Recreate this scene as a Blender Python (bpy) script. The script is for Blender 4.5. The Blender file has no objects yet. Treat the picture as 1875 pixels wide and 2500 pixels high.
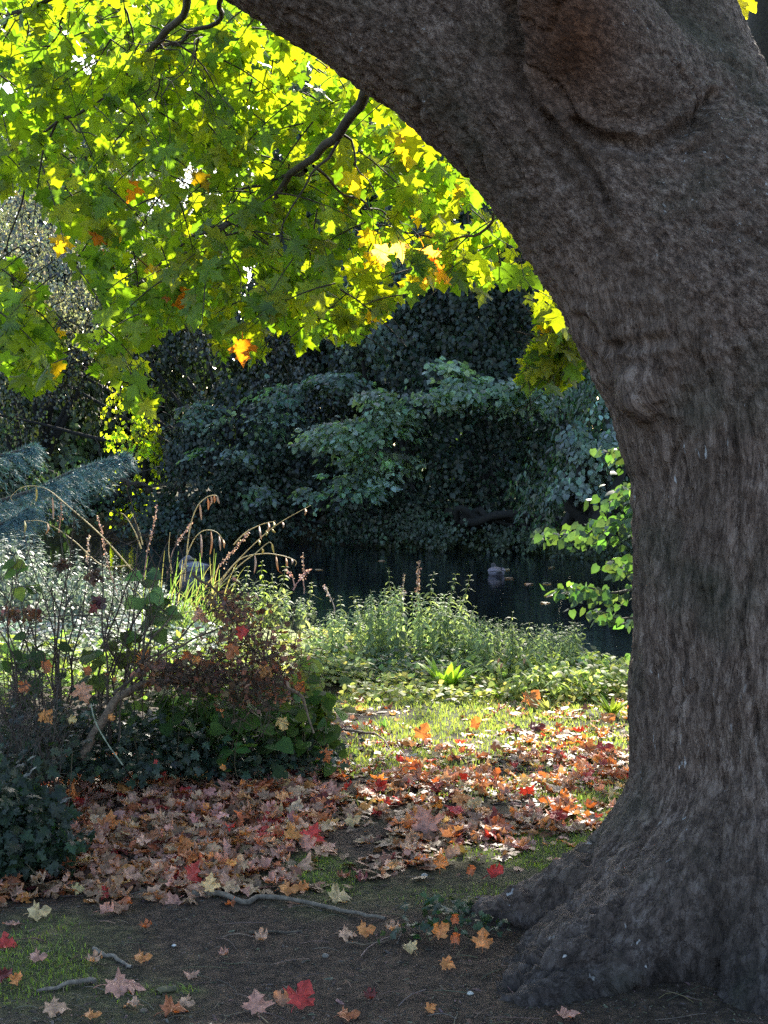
import bpy, math, random
import numpy as np
from mathutils import Vector, Matrix

rng = np.random.default_rng(11)
random.seed(11)
scene = bpy.context.scene
COL = scene.collection

# ------------------------------------------------------------------ camera
CAM_H = 1.6
PITCH = math.atan(150 / 3500)
cd = bpy.data.cameras.new('camera')
cd.sensor_fit = 'VERTICAL'
cd.sensor_height = 25.0
cd.sensor_width = 18.75
cd.lens = 35.0
cd.clip_end = 2000
cam = bpy.data.objects.new('camera', cd)
cam.location = (0, 0, CAM_H)
cam.rotation_euler = (math.pi / 2 - PITCH, 0, 0)
COL.objects.link(cam)
scene.camera = cam

# ------------------------------------------------------------------ light
SUN_EL, SUN_AZ = math.radians(33), math.radians(10)      # azimuth to the right of the view axis
S = np.array([math.sin(SUN_AZ) * math.cos(SUN_EL), math.cos(SUN_AZ) * math.cos(SUN_EL), math.sin(SUN_EL)])
world = bpy.data.worlds.new('World')
scene.world = world
world.use_nodes = True
wn = world.node_tree.nodes
wl = world.node_tree.links
sky = wn.new('ShaderNodeTexSky')
sky.sky_type = 'NISHITA'
sky.sun_disc = False
sky.sun_elevation = SUN_EL
sky.sun_rotation = SUN_AZ
sky.dust_density = 1.5
wl.new(sky.outputs[0], wn['Background'].inputs[0])
wn['Background'].inputs[1].default_value = 0.125
sl = bpy.data.lights.new('sun', 'SUN')
sl.energy = 5.0
sl.angle = math.radians(0.5)
sl.color = (1.0, 0.93, 0.8)
sun = bpy.data.objects.new('sun', sl)
sun.rotation_euler = Vector(S).to_track_quat('Z', 'Y').to_euler()
sun.location = (0, 0, 30)
COL.objects.link(sun)
scene.view_settings.view_transform = 'Standard'
scene.view_settings.look = 'None'
scene.view_settings.gamma = 1
scene.view_settings.use_curve_mapping = False
scene.view_settings.exposure = 2.0
cy = scene.cycles
cy.max_bounces = 8
cy.diffuse_bounces = 3
cy.glossy_bounces = 3
cy.transmission_bounces = 4
cy.transparent_max_bounces = 4
cy.sample_clamp_indirect = 6
cy.use_denoising = False

# ------------------------------------------------------------------ helpers
UP = np.array([0, math.sin(PITCH), math.cos(PITCH)])
FW = np.array([0, math.cos(PITCH), -math.sin(PITCH)])
CAM = np.array([0, 0, CAM_H])


def P(px, py, D):
    """point of the place seen at photo pixel px,py at depth D metres along y"""
    d = FW * 3500 + UP * (1250 - py)
    d[0] += px - 937.5
    return CAM + d * (D / d[1])


def G(px, py, z=0.0):
    d = FW * 3500 + UP * (1250 - py)
    d[0] += px - 937.5
    return CAM + d * ((z - CAM_H) / d[2])


def proj(V):
    q = np.asarray(V) - CAM
    f = q @ FW
    return 937.5 + 3500 * q[:, 0] / f, 1250 - 3500 * (q @ UP) / f


def norm(a):
    a = np.asarray(a, float)
    return a / np.maximum(np.linalg.norm(a, axis=-1, keepdims=True), 1e-9)


_perm = np.random.default_rng(3).permutation(256)
_perm = np.concatenate([_perm, _perm, _perm])
_g = norm(np.random.default_rng(4).normal(size=(256, 3)))


def perlin(p):
    p = np.asarray(p, float)
    i = np.floor(p).astype(int)
    f = p - i
    u = f * f * f * (f * (f * 6 - 15) + 10)
    i &= 255
    out = 0
    for dx in (0, 1):
        wx = u[:, 0] if dx else 1 - u[:, 0]
        for dy in (0, 1):
            wy = u[:, 1] if dy else 1 - u[:, 1]
            for dz in (0, 1):
                wz = u[:, 2] if dz else 1 - u[:, 2]
                h = _perm[_perm[_perm[(i[:, 0] + dx) & 255] + ((i[:, 1] + dy) & 255)] + ((i[:, 2] + dz) & 255)]
                out = out + wx * wy * wz * np.einsum('ij,ij->i', _g[h], f - (dx, dy, dz))
    return out * 1.6


def fbm(p, o=4):
    a, s, t = 1.0, 0, 0
    for k in range(o):
        s = s + a * perlin(p * 2 ** k + 17.3 * k)
        t += a
        a *= .5
    return s / t


def in_poly(x, y, poly):
    c = np.zeros(len(x), bool)
    n = len(poly)
    for k in range(n):
        x1, y1 = poly[k]
        x2, y2 = poly[(k + 1) % n]
        m = (y1 > y) != (y2 > y)
        c ^= m & (x < (x2 - x1) * (y - y1) / ((y2 - y1) or 1e-9) + x1)
    return c


class Bag:
    """collects geometry that ends up as ONE mesh"""

    def __init__(s):
        s.V, s.T, s.Q, s.C, s.n = [], [], [], [], 0

    def add(s, V, F, col=(1, 1, 1)):
        V = np.asarray(V, float)
        F = np.asarray(F, int)
        if len(V) == 0:
            return s
        (s.T if F.shape[1] == 3 else s.Q).append(F + s.n)
        s.V.append(V)
        c = np.asarray(col, float)
        if c.ndim == 1:
            c = np.tile(c, (len(V), 1))
        s.C.append(c)
        s.n += len(V)
        return s

    def mesh(s, name):
        V = np.concatenate(s.V)
        C = np.concatenate(s.C)
        T = np.concatenate(s.T) if s.T else np.zeros((0, 3), int)
        Q = np.concatenate(s.Q) if s.Q else np.zeros((0, 4), int)
        me = bpy.data.meshes.new(name)
        me.vertices.add(len(V))
        me.vertices.foreach_set('co', V.astype(np.float32).ravel())
        loops = np.concatenate([T.ravel(), Q.ravel()]).astype(np.int32)
        me.loops.add(len(loops))
        me.loops.foreach_set('vertex_index', loops)
        st = np.concatenate([np.arange(len(T)) * 3, len(T) * 3 + np.arange(len(Q)) * 4]).astype(np.int32)
        me.polygons.add(len(st))
        me.polygons.foreach_set('loop_start', st)
        me.polygons.foreach_set('use_smooth', np.ones(len(st), bool))
        a = me.color_attributes.new('col', 'FLOAT_COLOR', 'POINT')
        a.data.foreach_set('color', np.concatenate([C, np.ones((len(C), 1))], 1).astype(np.float32).ravel())
        me.update(calc_edges=True)
        return me

    def build(s, name, mat, parent=None, loc=None):
        if not s.V:
            return None
        if loc is not None:
            s.V = [v - np.asarray(loc) for v in s.V]
        me = s.mesh(name)
        me.materials.append(mat)
        o = bpy.data.objects.new(name, me)
        COL.objects.link(o)
        if loc is not None:
            o.location = loc
        if parent:
            o.parent = parent
            if loc is None:
                o.matrix_parent_inverse = Matrix.Translation(parent.location).inverted()
        return o


def tag(o, label=None, cat=None, group=None, kind=None):
    if label:
        o['label'] = label
    if cat:
        o['category'] = cat
    if group:
        o['group'] = group
    if kind:
        o['kind'] = kind
    return o


def thing(name, label, cat, loc, group=None):
    o = bpy.data.objects.new(name, None)
    o.empty_display_size = .1
    o.location = loc
    COL.objects.link(o)
    return tag(o, label, cat, group)


def frames(t, n):
    y = norm(t)
    n = np.asarray(n, float)
    z = norm(n - y * np.sum(n * y, -1, keepdims=True))
    return np.stack([np.cross(y, z), y, z], -1)


def inst(tv, tf, pos, R, s):
    pos = np.atleast_2d(pos)
    N, m = len(pos), len(tv)
    s = np.broadcast_to(np.asarray(s, float), (N,))
    V = np.einsum('nij,mj->nmi', R, tv) * s[:, None, None] + pos[:, None, :]
    F = tf[None] + (np.arange(N) * m)[:, None, None]
    return V.reshape(-1, 3), F.reshape(-1, tf.shape[1])


def tube(pts, rad, sides=6, cap=True):
    pts = np.asarray(pts, float)
    n = len(pts)
    rad = np.broadcast_to(np.asarray(rad, float), (n,))
    t = norm(np.gradient(pts, axis=0))
    ref = np.array([0.31, 0.17, 0.93]) if abs(t[0, 2]) < .8 else np.array([.93, .2, .1])
    u = norm(np.cross(t, ref))
    for k in range(1, n):                      # parallel transport
        v = u[k - 1] - t[k] * np.dot(u[k - 1], t[k])
        u[k] = v / max(np.linalg.norm(v), 1e-9)
    w = np.cross(t, u)
    a = np.arange(sides) / sides * 2 * np.pi
    V = pts[:, None] + rad[:, None, None] * (np.cos(a)[None, :, None] * u[:, None] + np.sin(a)[None, :, None] * w[:, None])
    V = V.reshape(-1, 3)
    k, j = np.meshgrid(np.arange(n - 1), np.arange(sides), indexing='ij')
    j2 = (j + 1) % sides
    F = np.stack([k * sides + j, k * sides + j2, (k + 1) * sides + j2, (k + 1) * sides + j], -1).reshape(-1, 4)
    return V, F


def curve(ctrl, n=14, wob=0.0, seed=0):
    """Catmull-Rom through control points with a little wobble"""
    c = np.asarray(ctrl, float)
    c = np.vstack([2 * c[0] - c[1], c, 2 * c[-1] - c[-2]])
    T = np.linspace(0, len(c) - 3 - 1e-6, n)
    i = T.astype(int)
    f = (T - i)[:, None]
    a, b, d, e = c[i], c[i + 1], c[i + 2], c[i + 3]
    q = .5 * (2 * b + (d - a) * f + (2 * a - 5 * b + 4 * d - e) * f * f + (3 * b - a - 3 * d + e) * f ** 3)
    if wob:
        q = q + wob * np.stack([perlin(np.stack([T * 1.7 + seed, T * 0 + 9.1 * k, T * 0 + 3.3], -1)) for k in range(3)], -1)
    return q


# ------------------------------------------------------------------ materials
class NT:
    def __init__(s, name):
        s.m = bpy.data.materials.new(name)
        s.m.use_nodes = True
        s.t = s.m.node_tree
        s.b = s.t.nodes['Principled BSDF']
        s.out = s.t.nodes['Material Output']

    def n(s, typ, **kw):
        x = s.t.nodes.new(typ)
        for k, v in kw.items():
            if k.startswith('i_'):
                kk = k[2:]
                x.inputs[int(kk) if kk.isdigit() else kk.replace('_', ' ')].default_value = v
            else:
                setattr(x, k, v)
        return x

    def l(s, a, b):
        s.t.links.new(a, b)
        return s

    def noise(s, scale, detail=4, vec=None, rough=.55):
        x = s.n('ShaderNodeTexNoise')
        x.inputs['Scale'].default_value = scale
        x.inputs['Detail'].default_value = detail
        x.inputs['Roughness'].default_value = rough
        if vec is None:
            vec = s.n('ShaderNodeNewGeometry').outputs['Position']
        s.l(vec, x.inputs['Vector'])
        return x.outputs['Fac']

    def ramp(s, fac, stops):
        r = s.n('ShaderNodeValToRGB')
        e = r.color_ramp.elements
        while len(e) < len(stops):
            e.new(.5)
        for k, (p, c) in enumerate(stops):
            e[k].position = p
            e[k].color = (*c, 1) if len(c) == 3 else c
        s.l(fac, r.inputs[0])
        return r.outputs[0]

    def mix(s, fac, a, b, mode='MIX'):
        x = s.n('ShaderNodeMix', data_type='RGBA', blend_type=mode)
        for sock, v in ((x.inputs[0], fac), (x.inputs[6], a), (x.inputs[7], b)):
            if isinstance(v, (int, float)):
                sock.default_value = v
            elif isinstance(v, tuple):
                sock.default_value = (*v, 1)
            else:
                s.l(v, sock)
        return x.outputs[2]

    def math(s, op, a, b=0.0):
        x = s.n('ShaderNodeMath', operation=op)
        for k, v in enumerate((a, b)):
            if isinstance(v, (int, float)):
                x.inputs[k].default_value = v
            else:
                s.l(v, x.inputs[k])
        return x.outputs[0]

    def bump(s, h, strength=.5, dist=.01, prev=None):
        x = s.n('ShaderNodeBump')
        x.inputs['Strength'].default_value = strength
        x.inputs['Distance'].default_value = dist
        s.l(h, x.inputs['Height'])
        if prev is not None:
            s.l(prev, x.inputs['Normal'])
        return x.outputs[0]


def leaf_material(name, trans=.5, tint=(2.6, 2.4, .6), rough=.45, spec=.5, mottle=.35, scale=60):
    m = NT(name)
    at = m.n('ShaderNodeAttribute', attribute_name='col')
    nz = m.noise(scale, 3)
    v = m.ramp(nz, [(.25, (1 - mottle,) * 3), (.75, (1 + mottle * .6,) * 3)])
    c = m.mix(1.0, at.outputs['Color'], v, 'MULTIPLY')
    m.l(c, m.b.inputs['Base Color'])
    m.b.inputs['Roughness'].default_value = rough
    m.b.inputs['Specular IOR Level'].default_value = spec
    bp = m.bump(nz, .25, .004)
    m.l(bp, m.b.inputs['Normal'])
    if trans > 0:
        tr = m.n('ShaderNodeBsdfTranslucent')
        tc = m.mix(1.0, c, tint, 'MULTIPLY')
        m.l(tc, tr.inputs['Color'])
        ms = m.n('ShaderNodeMixShader')
        ms.inputs[0].default_value = trans
        m.l(m.b.outputs[0], ms.inputs[1])
        m.l(tr.outputs[0], ms.inputs[2])
        m.l(ms.outputs[0], m.out.inputs['Surface'])
    return m.m


def wood_material(name, c1, c2, scale=30, rough=.85):
    m = NT(name)
    at = m.n('ShaderNodeAttribute', attribute_name='col')
    nz = m.noise(scale, 5)
    c = m.ramp(nz, [(.3, c1), (.7, c2)])
    c = m.mix(1.0, c, at.outputs['Color'], 'MULTIPLY')
    m.l(c, m.b.inputs['Base Color'])
    m.b.inputs['Roughness'].default_value = rough
    m.l(m.bump(nz, .6, .01), m.b.inputs['Normal'])
    return m.m


M_maple = leaf_material('maple_leaf_green', .62, (3.1, 3.1, .5), .42, .5, .25, 45)
M_litter = leaf_material('dry_leaf', .28, (1.7, 1.25, .6), .5, .45, .45, 70)
M_far = leaf_material('far_foliage', .3, (2.2, 2.4, .7), .38, .42, .3, 12)
M_glossy = leaf_material('glossy_foliage', .4, (2.4, 2.3, .8), .28, .8, .3, 12)
M_lime = leaf_material('lime_foliage', .45, (2.4, 2.6, .7), .35, .55, .3, 20)
M_ivy = leaf_material('ivy_foliage', .2, (2.6, 2.8, .5), .42, .35, .35, 45)
M_silver = leaf_material('silvery_foliage', .25, (1.6, 1.75, 1.3), .48, .28, .3, 40)
M_needle = leaf_material('conifer_needles', .08, (1.5, 1.6, 1.2), .6, .2, .3, 12)
M_herb = leaf_material('herb_foliage', .42, (1.9, 2.0, 1.0), .6, .22, .3, 40)
M_grass = leaf_material('grass_blades', .4, (2.2, 2.3, .6), .5, .4, .3, 8)
M_dry = leaf_material('dry_stalks', .25, (1.6, 1.4, .9), .6, .3, .4, 40)
M_twig = wood_material('twig_bark', (.035, .026, .02), (.10, .078, .06), 60)
M_stick = wood_material('weathered_wood', (.08, .07, .06), (.26, .23, .2), 50)
M_branch = wood_material('branch_bark', (.02, .016, .013), (.06, .05, .04), 40)
M_chip = wood_material('debris', (.5, .5, .5), (1, 1, 1), 90)

# bark
b = NT('maple_bark')
vA = b.n('ShaderNodeAttribute', attribute_name='barkA').outputs['Vector']
vB = b.n('ShaderNodeAttribute', attribute_name='barkB').outputs['Vector']
bw = b.n('ShaderNodeAttribute', attribute_name='bw').outputs['Fac']
zone = b.n('ShaderNodeAttribute', attribute_name='col').outputs['Color']


def two(scale, detail, rough):
    x, y = b.noise(scale, detail, vA, rough), b.noise(scale, detail, vB, rough)
    m_ = b.n('ShaderNodeMix', data_type='FLOAT')
    b.l(bw, m_.inputs[0])
    b.l(y, m_.inputs[2])
    b.l(x, m_.inputs[3])
    return m_.outputs[0]


n1 = two(5, 5, .55)
n2 = two(56, 6, .72)
n3 = two(130, 4, .7)
c = b.ramp(n2, [(.36, (.060, .040, .032)), (.5, (.168, .115, .092)), (.64, (.31, .235, .20))])
rd = two(48, 5, .65)
rd = b.math('ABSOLUTE', b.math('SUBTRACT', rd, .5))
rdc = b.ramp(rd, [(.0, (.48, .44, .42)), (.04, (1, 1, 1))])
c = b.mix(1.0, c, rdc, 'MULTIPLY')
c = b.mix(b.ramp(n1, [(.45, (0, 0, 0)), (.7, (.55, .55, .55))]), c, (.07, .048, .035))
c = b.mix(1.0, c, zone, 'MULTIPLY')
n4 = b.noise(2.2, 3)
c = b.mix(b.ramp(n4, [(.54, (0, 0, 0)), (.72, (.5, .5, .5))]), c, (.030, .042, .026))
n5 = two(75, 4, .6)
n6 = b.noise(1.7, 2)
fl = b.math('MULTIPLY', b.ramp(n5, [(.66, (0, 0, 0)), (.69, (1, 1, 1))]), b.ramp(n6, [(.5, (0, 0, 0)), (.58, (1, 1, 1))]))
c = b.mix(fl, c, (.42, .41, .42))
b.l(c, b.b.inputs['Base Color'])
b.b.inputs['Roughness'].default_value = .8
b.b.inputs['Specular IOR Level'].default_value = .3
bb = b.bump(n2, 1.0, .022)
bb = b.bump(n3, .9, .008, bb)
bb = b.bump(rdc, .6, .009, bb)
b.l(bb, b.b.inputs['Normal'])
M_bark = b.m

# soil
g = NT('soil')
gp = g.n('ShaderNodeNewGeometry').outputs['Position']
n1 = g.noise(1.3, 5, gp)
n2 = g.noise(22, 6, gp, .7)
n3 = g.noise(160, 4, gp, .7)
at = g.n('ShaderNodeAttribute', attribute_name='col').outputs['Color']
c = g.ramp(n2, [(.36, (.35, .32, .3)), (.5, (.8, .78, .76)), (.64, (1.7, 1.6, 1.5))])
c = g.mix(1.0, c, at, 'MULTIPLY')
c = g.mix(1.0, c, g.ramp(n3, [(.3, (.6, .6, .6)), (.75, (1.5, 1.5, 1.5))]), 'MULTIPLY')
g.l(c, g.b.inputs['Base Color'])
g.b.inputs['Roughness'].default_value = .9
g.b.inputs['Specular IOR Level'].default_value = .25
bb = g.bump(n2, 1, .05)
bb = g.bump(n3, .7, .008, bb)
g.l(bb, g.b.inputs['Normal'])
M_soil = g.m

# water
w = NT('pond_water')
mp = w.n('ShaderNodeMapping')
mp.inputs['Scale'].default_value = (2.2, 9.0, 1)
w.l(w.n('ShaderNodeNewGeometry').outputs['Position'], mp.inputs[0])
wn1 = w.noise(2.2, 4, mp.outputs[0], .6)
wn2 = w.noise(.5, 2, mp.outputs[0], .5)
w.b.inputs['Base Color'].default_value = (.002, .004, .006, 1)
w.b.inputs['Roughness'].default_value = .03
w.b.inputs['IOR'].default_value = 1.33
bb = w.bump(wn2, .015, .15)
bb = w.bump(wn1, .06, .02, bb)
w.l(bb, w.b.inputs['Normal'])
M_water = w.m

# ------------------------------------------------------------------ leaf templates
_half = [(0, .05), (.13, -.02), (.33, -.04), (.27, .08), (.30, .17), (.44, .22), (.62, .30), (.50, .36), (.52, .50),
         (.36, .46), (.24, .44), (.25, .60), (.33, .68), (.18, .74), (.10, .86), (0, 1.02)]


def maple(mid=True, fold=.1, droop=.2, curl=0.0, crumple=0.0, seed=0, petiole=.4, side=0.0):
    r = np.random.default_rng(seed)
    o = np.array(_half)
    if not mid and petiole == 0:
        o = o[[0, 2, 3, 6, 8, 10, 12, 15]]
    o = o * (1 + r.normal(size=o.shape) * .03)
    o[0, 0] = o[-1, 0] = 0
    l = o[1:-1][::-1].copy()
    l[:, 0] *= -1
    l *= 1 + r.normal(size=l.shape) * .03
    o = np.vstack([o, l])
    n = len(o)
    c = np.array([0, .32])
    if mid:
        m = c + (o - c) * .52
        V2 = np.vstack([o, m, c[None]])
        i = np.arange(n)
        j = (i + 1) % n
        F = np.vstack([np.stack([i, j, n + j], 1), np.stack([i, n + j, n + i], 1), np.stack([n + i, n + j, i * 0 + 2 * n], 1)])
    else:
        V2 = np.vstack([o, c[None]])
        i = np.arange(n)
        F = np.stack([i, (i + 1) % n, i * 0 + n], 1)
    V = np.zeros((len(V2), 3))
    x, y = V2[:, 0], V2[:, 1] - .3
    V[:, 0], V[:, 1] = x, V2[:, 1]
    V[:, 2] = -fold * np.abs(x) - droop * (y ** 2) * np.sign(y) - side * x * y
    if curl:                                             # roll the sides up
        k = 1 / curl
        V[:, 0] = k * np.sin(x / k)
        V[:, 2] += k * (1 - np.cos(x / k))
        a = curl * .7 * y
        V[:, 1] = .3 + (1 / (curl * .7)) * np.sin(a)
        V[:, 2] += (1 / (curl * .7)) * (1 - np.cos(a)) * r.choice([-1, 1, 1])
    if crumple:
        q = np.stack([V2[:, 0] * 3.3, V2[:, 1] * 3.3, x * 0 + seed * 7.7], -1)
        V[:, 2] += crumple * perlin(q)
        V[:, 0] += crumple * .4 * perlin(q + 31)
    if petiole:
        p = curve([(0, .06, V[0, 2]), (.01, -petiole * .5, V[0, 2] + .03), (.03, -petiole, V[0, 2] - .05)], 4)
        tv, tf = tube(p, .012, 3)
        nb = len(V)
        V = np.vstack([V, tv])
        F = np.vstack([F, np.vstack([tf[:, :3], tf[:, [0, 2, 3]]]) + nb])
    return V, F


def ovate(w=.42, fold=.12, droop=.25, heart=.06):
    V = np.array([(0, 0, 0), (w * .62, -heart, 0), (w, .26, 0), (w * .72, .62, 0), (0, 1.0, 0),
                  (-w * .72, .62, 0), (-w, .26, 0), (-w * .62, -heart, 0), (0, .42, 0)], float)
    V[:, 2] = -fold * np.abs(V[:, 0]) - droop * V[:, 1] ** 2
    i = np.arange(8)
    return V, np.stack([i, (i + 1) % 8, i * 0 + 8], 1)


def simple(w=.4, fold=.15, droop=.2):
    V = np.array([(0, 0, 0), (w, .3, 0), (w * .6, .68, 0), (0, 1, 0), (-w * .6, .68, 0), (-w, .3, 0)], float)
    V[:, 2] = -fold * np.abs(V[:, 0]) - droop * V[:, 1] ** 2
    return V, np.array([(0, 1, 5), (1, 2, 5), (2, 4, 5), (2, 3, 4)])


def strap(w=.07, n=5, bend=.5):
    t = np.linspace(0, 1, n)
    ww = w * np.sin(np.pi * np.clip(t * .85 + .15, 0, 1)) ** .7 * 1.0
    y = np.sin(t * bend) / max(bend, 1e-3)
    z = (1 - np.cos(t * bend)) / max(bend, 1e-3)
    L = np.stack([-ww, y, -z - ww * .3], -1)
    Mi = np.stack([ww * 0, y, -z], -1)
    R_ = np.stack([ww, y, -z - ww * .3], -1)
    V = np.concatenate([L, Mi, R_])
    F = []
    for k in range(n - 1):
        for a in (0, n):
            F += [(a + k, a + n + k, a + n + k + 1), (a + k, a + n + k + 1, a + k + 1)]
    return V, np.array(F)


HEART = ovate(.46, .1, .25, .09)
LANCE = ovate(.24, .2, .5, .0)
SIMPLE = simple()
LAUREL = simple(.2, .15, .15)
IVY = maple(True, .12, .2, 0, .05, 5, 0)
STAR = maple(False, .1, .25, 0, 0, 6, 0)


def jit(base, sd, n):
    """random colours round a base, value and hue varied"""
    c = np.tile(np.asarray(base, float), (n, 1))
    c = c * np.exp(rng.normal(size=(n, 1)) * sd) * np.exp(rng.normal(size=(n, 3)) * sd * .3)
    return np.clip(c, 0, 1)


def rep(c, m):
    return np.repeat(c, m, 0)

# ------------------------------------------------------------------ ground
WZ = -0.35


def bank_y(x):
    """depth of the near water edge"""
    return 12.4 - 1.5 / (1 + np.exp(-(x - 1.15) * 4.0)) + 5.5 / (1 + np.exp((x + 2.1) * 3.0)) + .25 * np.sin(x * 2.3) + .12 * np.sin(x * 6.1)


def far_y(x):
    return 32.5 - 5.2 / (1 + np.exp(-(x - 2.4) * 1.0)) + .3 * np.sin(x * 1.7)


def ground_z(x, y):
    x, y = np.asarray(x, float), np.asarray(y, float)
    p = np.stack([x, y, x * 0], -1).reshape(-1, 3)
    small = (perlin(p * 1.1) * .03 + perlin(p * 4.0 + 5) * .010 + perlin(p * 13 + 9) * .005).reshape(x.shape)
    near = bank_y(x)
    far = far_y(x)
    a = np.clip((y - near + .9) / 1.1, 0, 1)
    z = -0.75 * a * a * (3 - 2 * a)
    bb_ = np.clip((y - far + .4) / 1.0, 0, 1)
    z = z + 1.05 * bb_ * bb_ * (3 - 2 * bb_) + np.clip(y - far, 0, 40) * .04
    # rise round the foot of the maple
    r = np.hypot(x - 1.33, y - 4.9)
    z = z + .06 * np.exp(-(r / .9) ** 2)
    return z + small * (1 - a * .5)


def axis(lo, hi, fine_lo, fine_hi, fine, n_out):
    a = np.arange(fine_lo, fine_hi, fine)
    l = fine_lo - (fine_lo - lo) * (np.linspace(0, 1, n_out)[1:] ** 2.2)
    h = a[-1] + (hi - a[-1]) * (np.linspace(0, 1, n_out)[1:] ** 2.2)
    return np.concatenate([l[::-1], a, h])


gx = axis(-300, 300, -2.8, 2.8, .022, 60)
gy = np.concatenate([-np.linspace(0, 1, 12)[::-1][:-1] ** 2 * 60, np.arange(0, 3.6, .3), np.arange(3.6, 9, .022), np.arange(9, 15, .045),
                     np.arange(15, 36, .3), 36 + 600 * np.linspace(0, 1, 50)[1:] ** 2.5])
X, Y = np.meshgrid(gx, gy)
Z = ground_z(X, Y)
nx, ny = len(gx), len(gy)
i, j = np.meshgrid(np.arange(ny - 1), np.arange(nx - 1), indexing='ij')
F = np.stack([i * nx + j, i * nx + j + 1, (i + 1) * nx + j + 1, (i + 1) * nx + j], -1).reshape(-1, 4)
GV = np.stack([X.ravel(), Y.ravel(), Z.ravel()], -1)


def grassiness(x, y):
    p = np.stack([x, y, x * 0 + 3], -1)
    f = fbm(p * 1.3, 3) * 1.4
    base = np.clip((y - 5.3) * .45, -.5, 1) * np.clip((x + .35) * 1.6, -.4, 1)
    px, py = proj(np.stack([x, y, x * 0], -1))
    for cx, cy_, rx, ry in ((790, 2130, 95, 50), (790, 2130, 95, 45), (1370, 2080, 110, 50), (1370, 2080, 110, 60), (140, 2368, 85, 18), (1440, 1960, 90, 60), (450, 2412, 60, 9), (1150, 2080, 160, 40),
                            (1100, 1700, 480, 28), (900, 1850, 200, 20)):
        base = base + 1.0 * np.exp(-((px - cx) / rx) ** 2 - ((py - cy_) / ry) ** 2)
    base = base + np.clip((y - 12.6) * 1.0, 0, 1)
    return np.clip(base * .75 + f, 0, 1)


gr = grassiness(GV[:, 0], GV[:, 1])[:, None]
soil = np.array([.068, .048, .036])
moss = np.array([.085, .105, .035])
gc = soil * (1 - gr) + moss * gr
ground = Bag().add(GV, F, gc).build('ground', M_soil)
tag(ground, 'dark soil and mossy bank sloping down to the pond', None, None, 'structure')

# water
wx = np.concatenate([[-300, -60], np.linspace(-20, 20, 21), [60, 300]])
wy = np.linspace(11.5, 42, 24)
X, Y = np.meshgrid(wx, wy)
i, j = np.meshgrid(np.arange(len(wy) - 1), np.arange(len(wx) - 1), indexing='ij')
F = np.stack([i * len(wx) + j, i * len(wx) + j + 1, (i + 1) * len(wx) + j + 1, (i + 1) * len(wx) + j], -1).reshape(-1, 4)
water = Bag().add(np.stack([X.ravel(), Y.ravel(), X.ravel() * 0 + WZ], -1), F).build('water', M_water)
tag(water, 'still dark pond water between the two banks', None, None, 'structure')

# ------------------------------------------------------------------ maple tree: trunk as one smooth surface
TD = 4.9
chains = {
    'trunk': ([(1960, 2650, 4.90, 430), (1930, 2350, 4.90, 400), (1912, 2100, 4.90, 372), (1903, 1700, 4.90, 357), (1898, 1250, 4.90, 344), (1868, 980, 4.90, 345),
               (1800, 770, 4.90, 345), (1715, 540, 4.92, 330), (1640, 300, 4.95, 238), (1575, 30, 5.0, 196), (1560, -300, 5.1, 190), (1540, -700, 5.2, 160)], .10),
    'limb': ([(1850, 960, 4.90, 320), (1712, 700, 4.88, 292), (1520, 480, 4.88, 262), (1345, 265, 4.88, 245), (1160, 100, 4.88, 245), (1005, -10, 4.88, 248),
              (850, -110, 4.88, 245), (560, -260, 4.9, 215), (200, -420, 4.95, 190), (-250, -600, 5.1, 165)], .06),
    'fork': ([(1700, 270, 4.84, 130), (1600, 235, 4.70, 150), (1505, 165, 4.60, 160), (1425, 50, 4.52, 152), (1372, -80, 4.44, 138), (1335, -300, 4.36, 128), (1290, -700, 4.22, 115)], .035),
}
roots = [
    ([(1830, 1960, 4.85, 230), (1610, 2120, 4.83, 170), (1420, 2195, 4.80, 112), (1290, 2240, 4.78, 74), (1205, 2256, 4.76, 58), (1165, 2285, 4.74, 44)], .10),
    ([(1860, 2080, 4.6, 220), (1650, 2260, 4.42, 165), (1430, 2385, 4.30, 130), (1310, 2455, 4.18, 92), (1210, 2540, 4.05, 50)], .09),
    ([(1740, 2120, 4.70, 220), (1540, 2265, 4.60, 150), (1380, 2350, 4.50, 100), (1270, 2420, 4.38, 66)], .10),
    ([(1950, 2100, 4.55, 260), (1900, 2400, 4.22, 150), (1830, 2600, 3.95, 70)], .12),
    ([(2050, 2050, 4.8, 250), (2250, 2250, 4.7, 150), (2450, 2330, 4.6, 70)], .12),
    ([(1900, 2050, 5.2, 250), (1850, 2150, 5.5, 120), (1800, 2150, 5.9, 50)], .12),
]


def to_world(ch):
    return np.array([P(a, b_, d) for a, b_, d, r in ch]), np.array([r * d / 3500 for a, b_, d, r in ch])


def sd_chain(Q, C, R_):
    best = np.full(len(Q), 1e9, np.float32)
    for k in range(len(C) - 1):
        a, b_ = C[k].astype(np.float32), C[k + 1].astype(np.float32)
        ab = b_ - a
        t = np.clip(((Q - a) @ ab) / (ab @ ab), 0, 1)
        d = np.linalg.norm(Q - a - t[:, None] * ab, axis=1) - (R_[k] + (R_[k + 1] - R_[k]) * t)
        h = np.clip(.5 + .5 * (best - d) / .05, 0, 1)
        best = np.where(best > 1e8, d, best * (1 - h) + d * h - .05 * h * (1 - h) * .6)
    return best


def smin(a, b_, k):
    h = np.clip(.5 + .5 * (b_ - a) / k, 0, 1)
    return b_ * (1 - h) + a * h - k * h * (1 - h)


world_ch = {k: (to_world(c_), kk) for k, (c_, kk) in chains.items()}
world_roots = [(to_world(c_), kk) for c_, kk in roots]
BURLS = [(1660, 60, 4.80, 95), (1770, 330, 4.80, 90), (1390, 850, 4.86, 0), (1650, 830, 4.62, 60), (1560, 960, 4.6, 55), (1290, 190, 4.70, 60), (1420, 420, 4.74, 55)]


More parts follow.
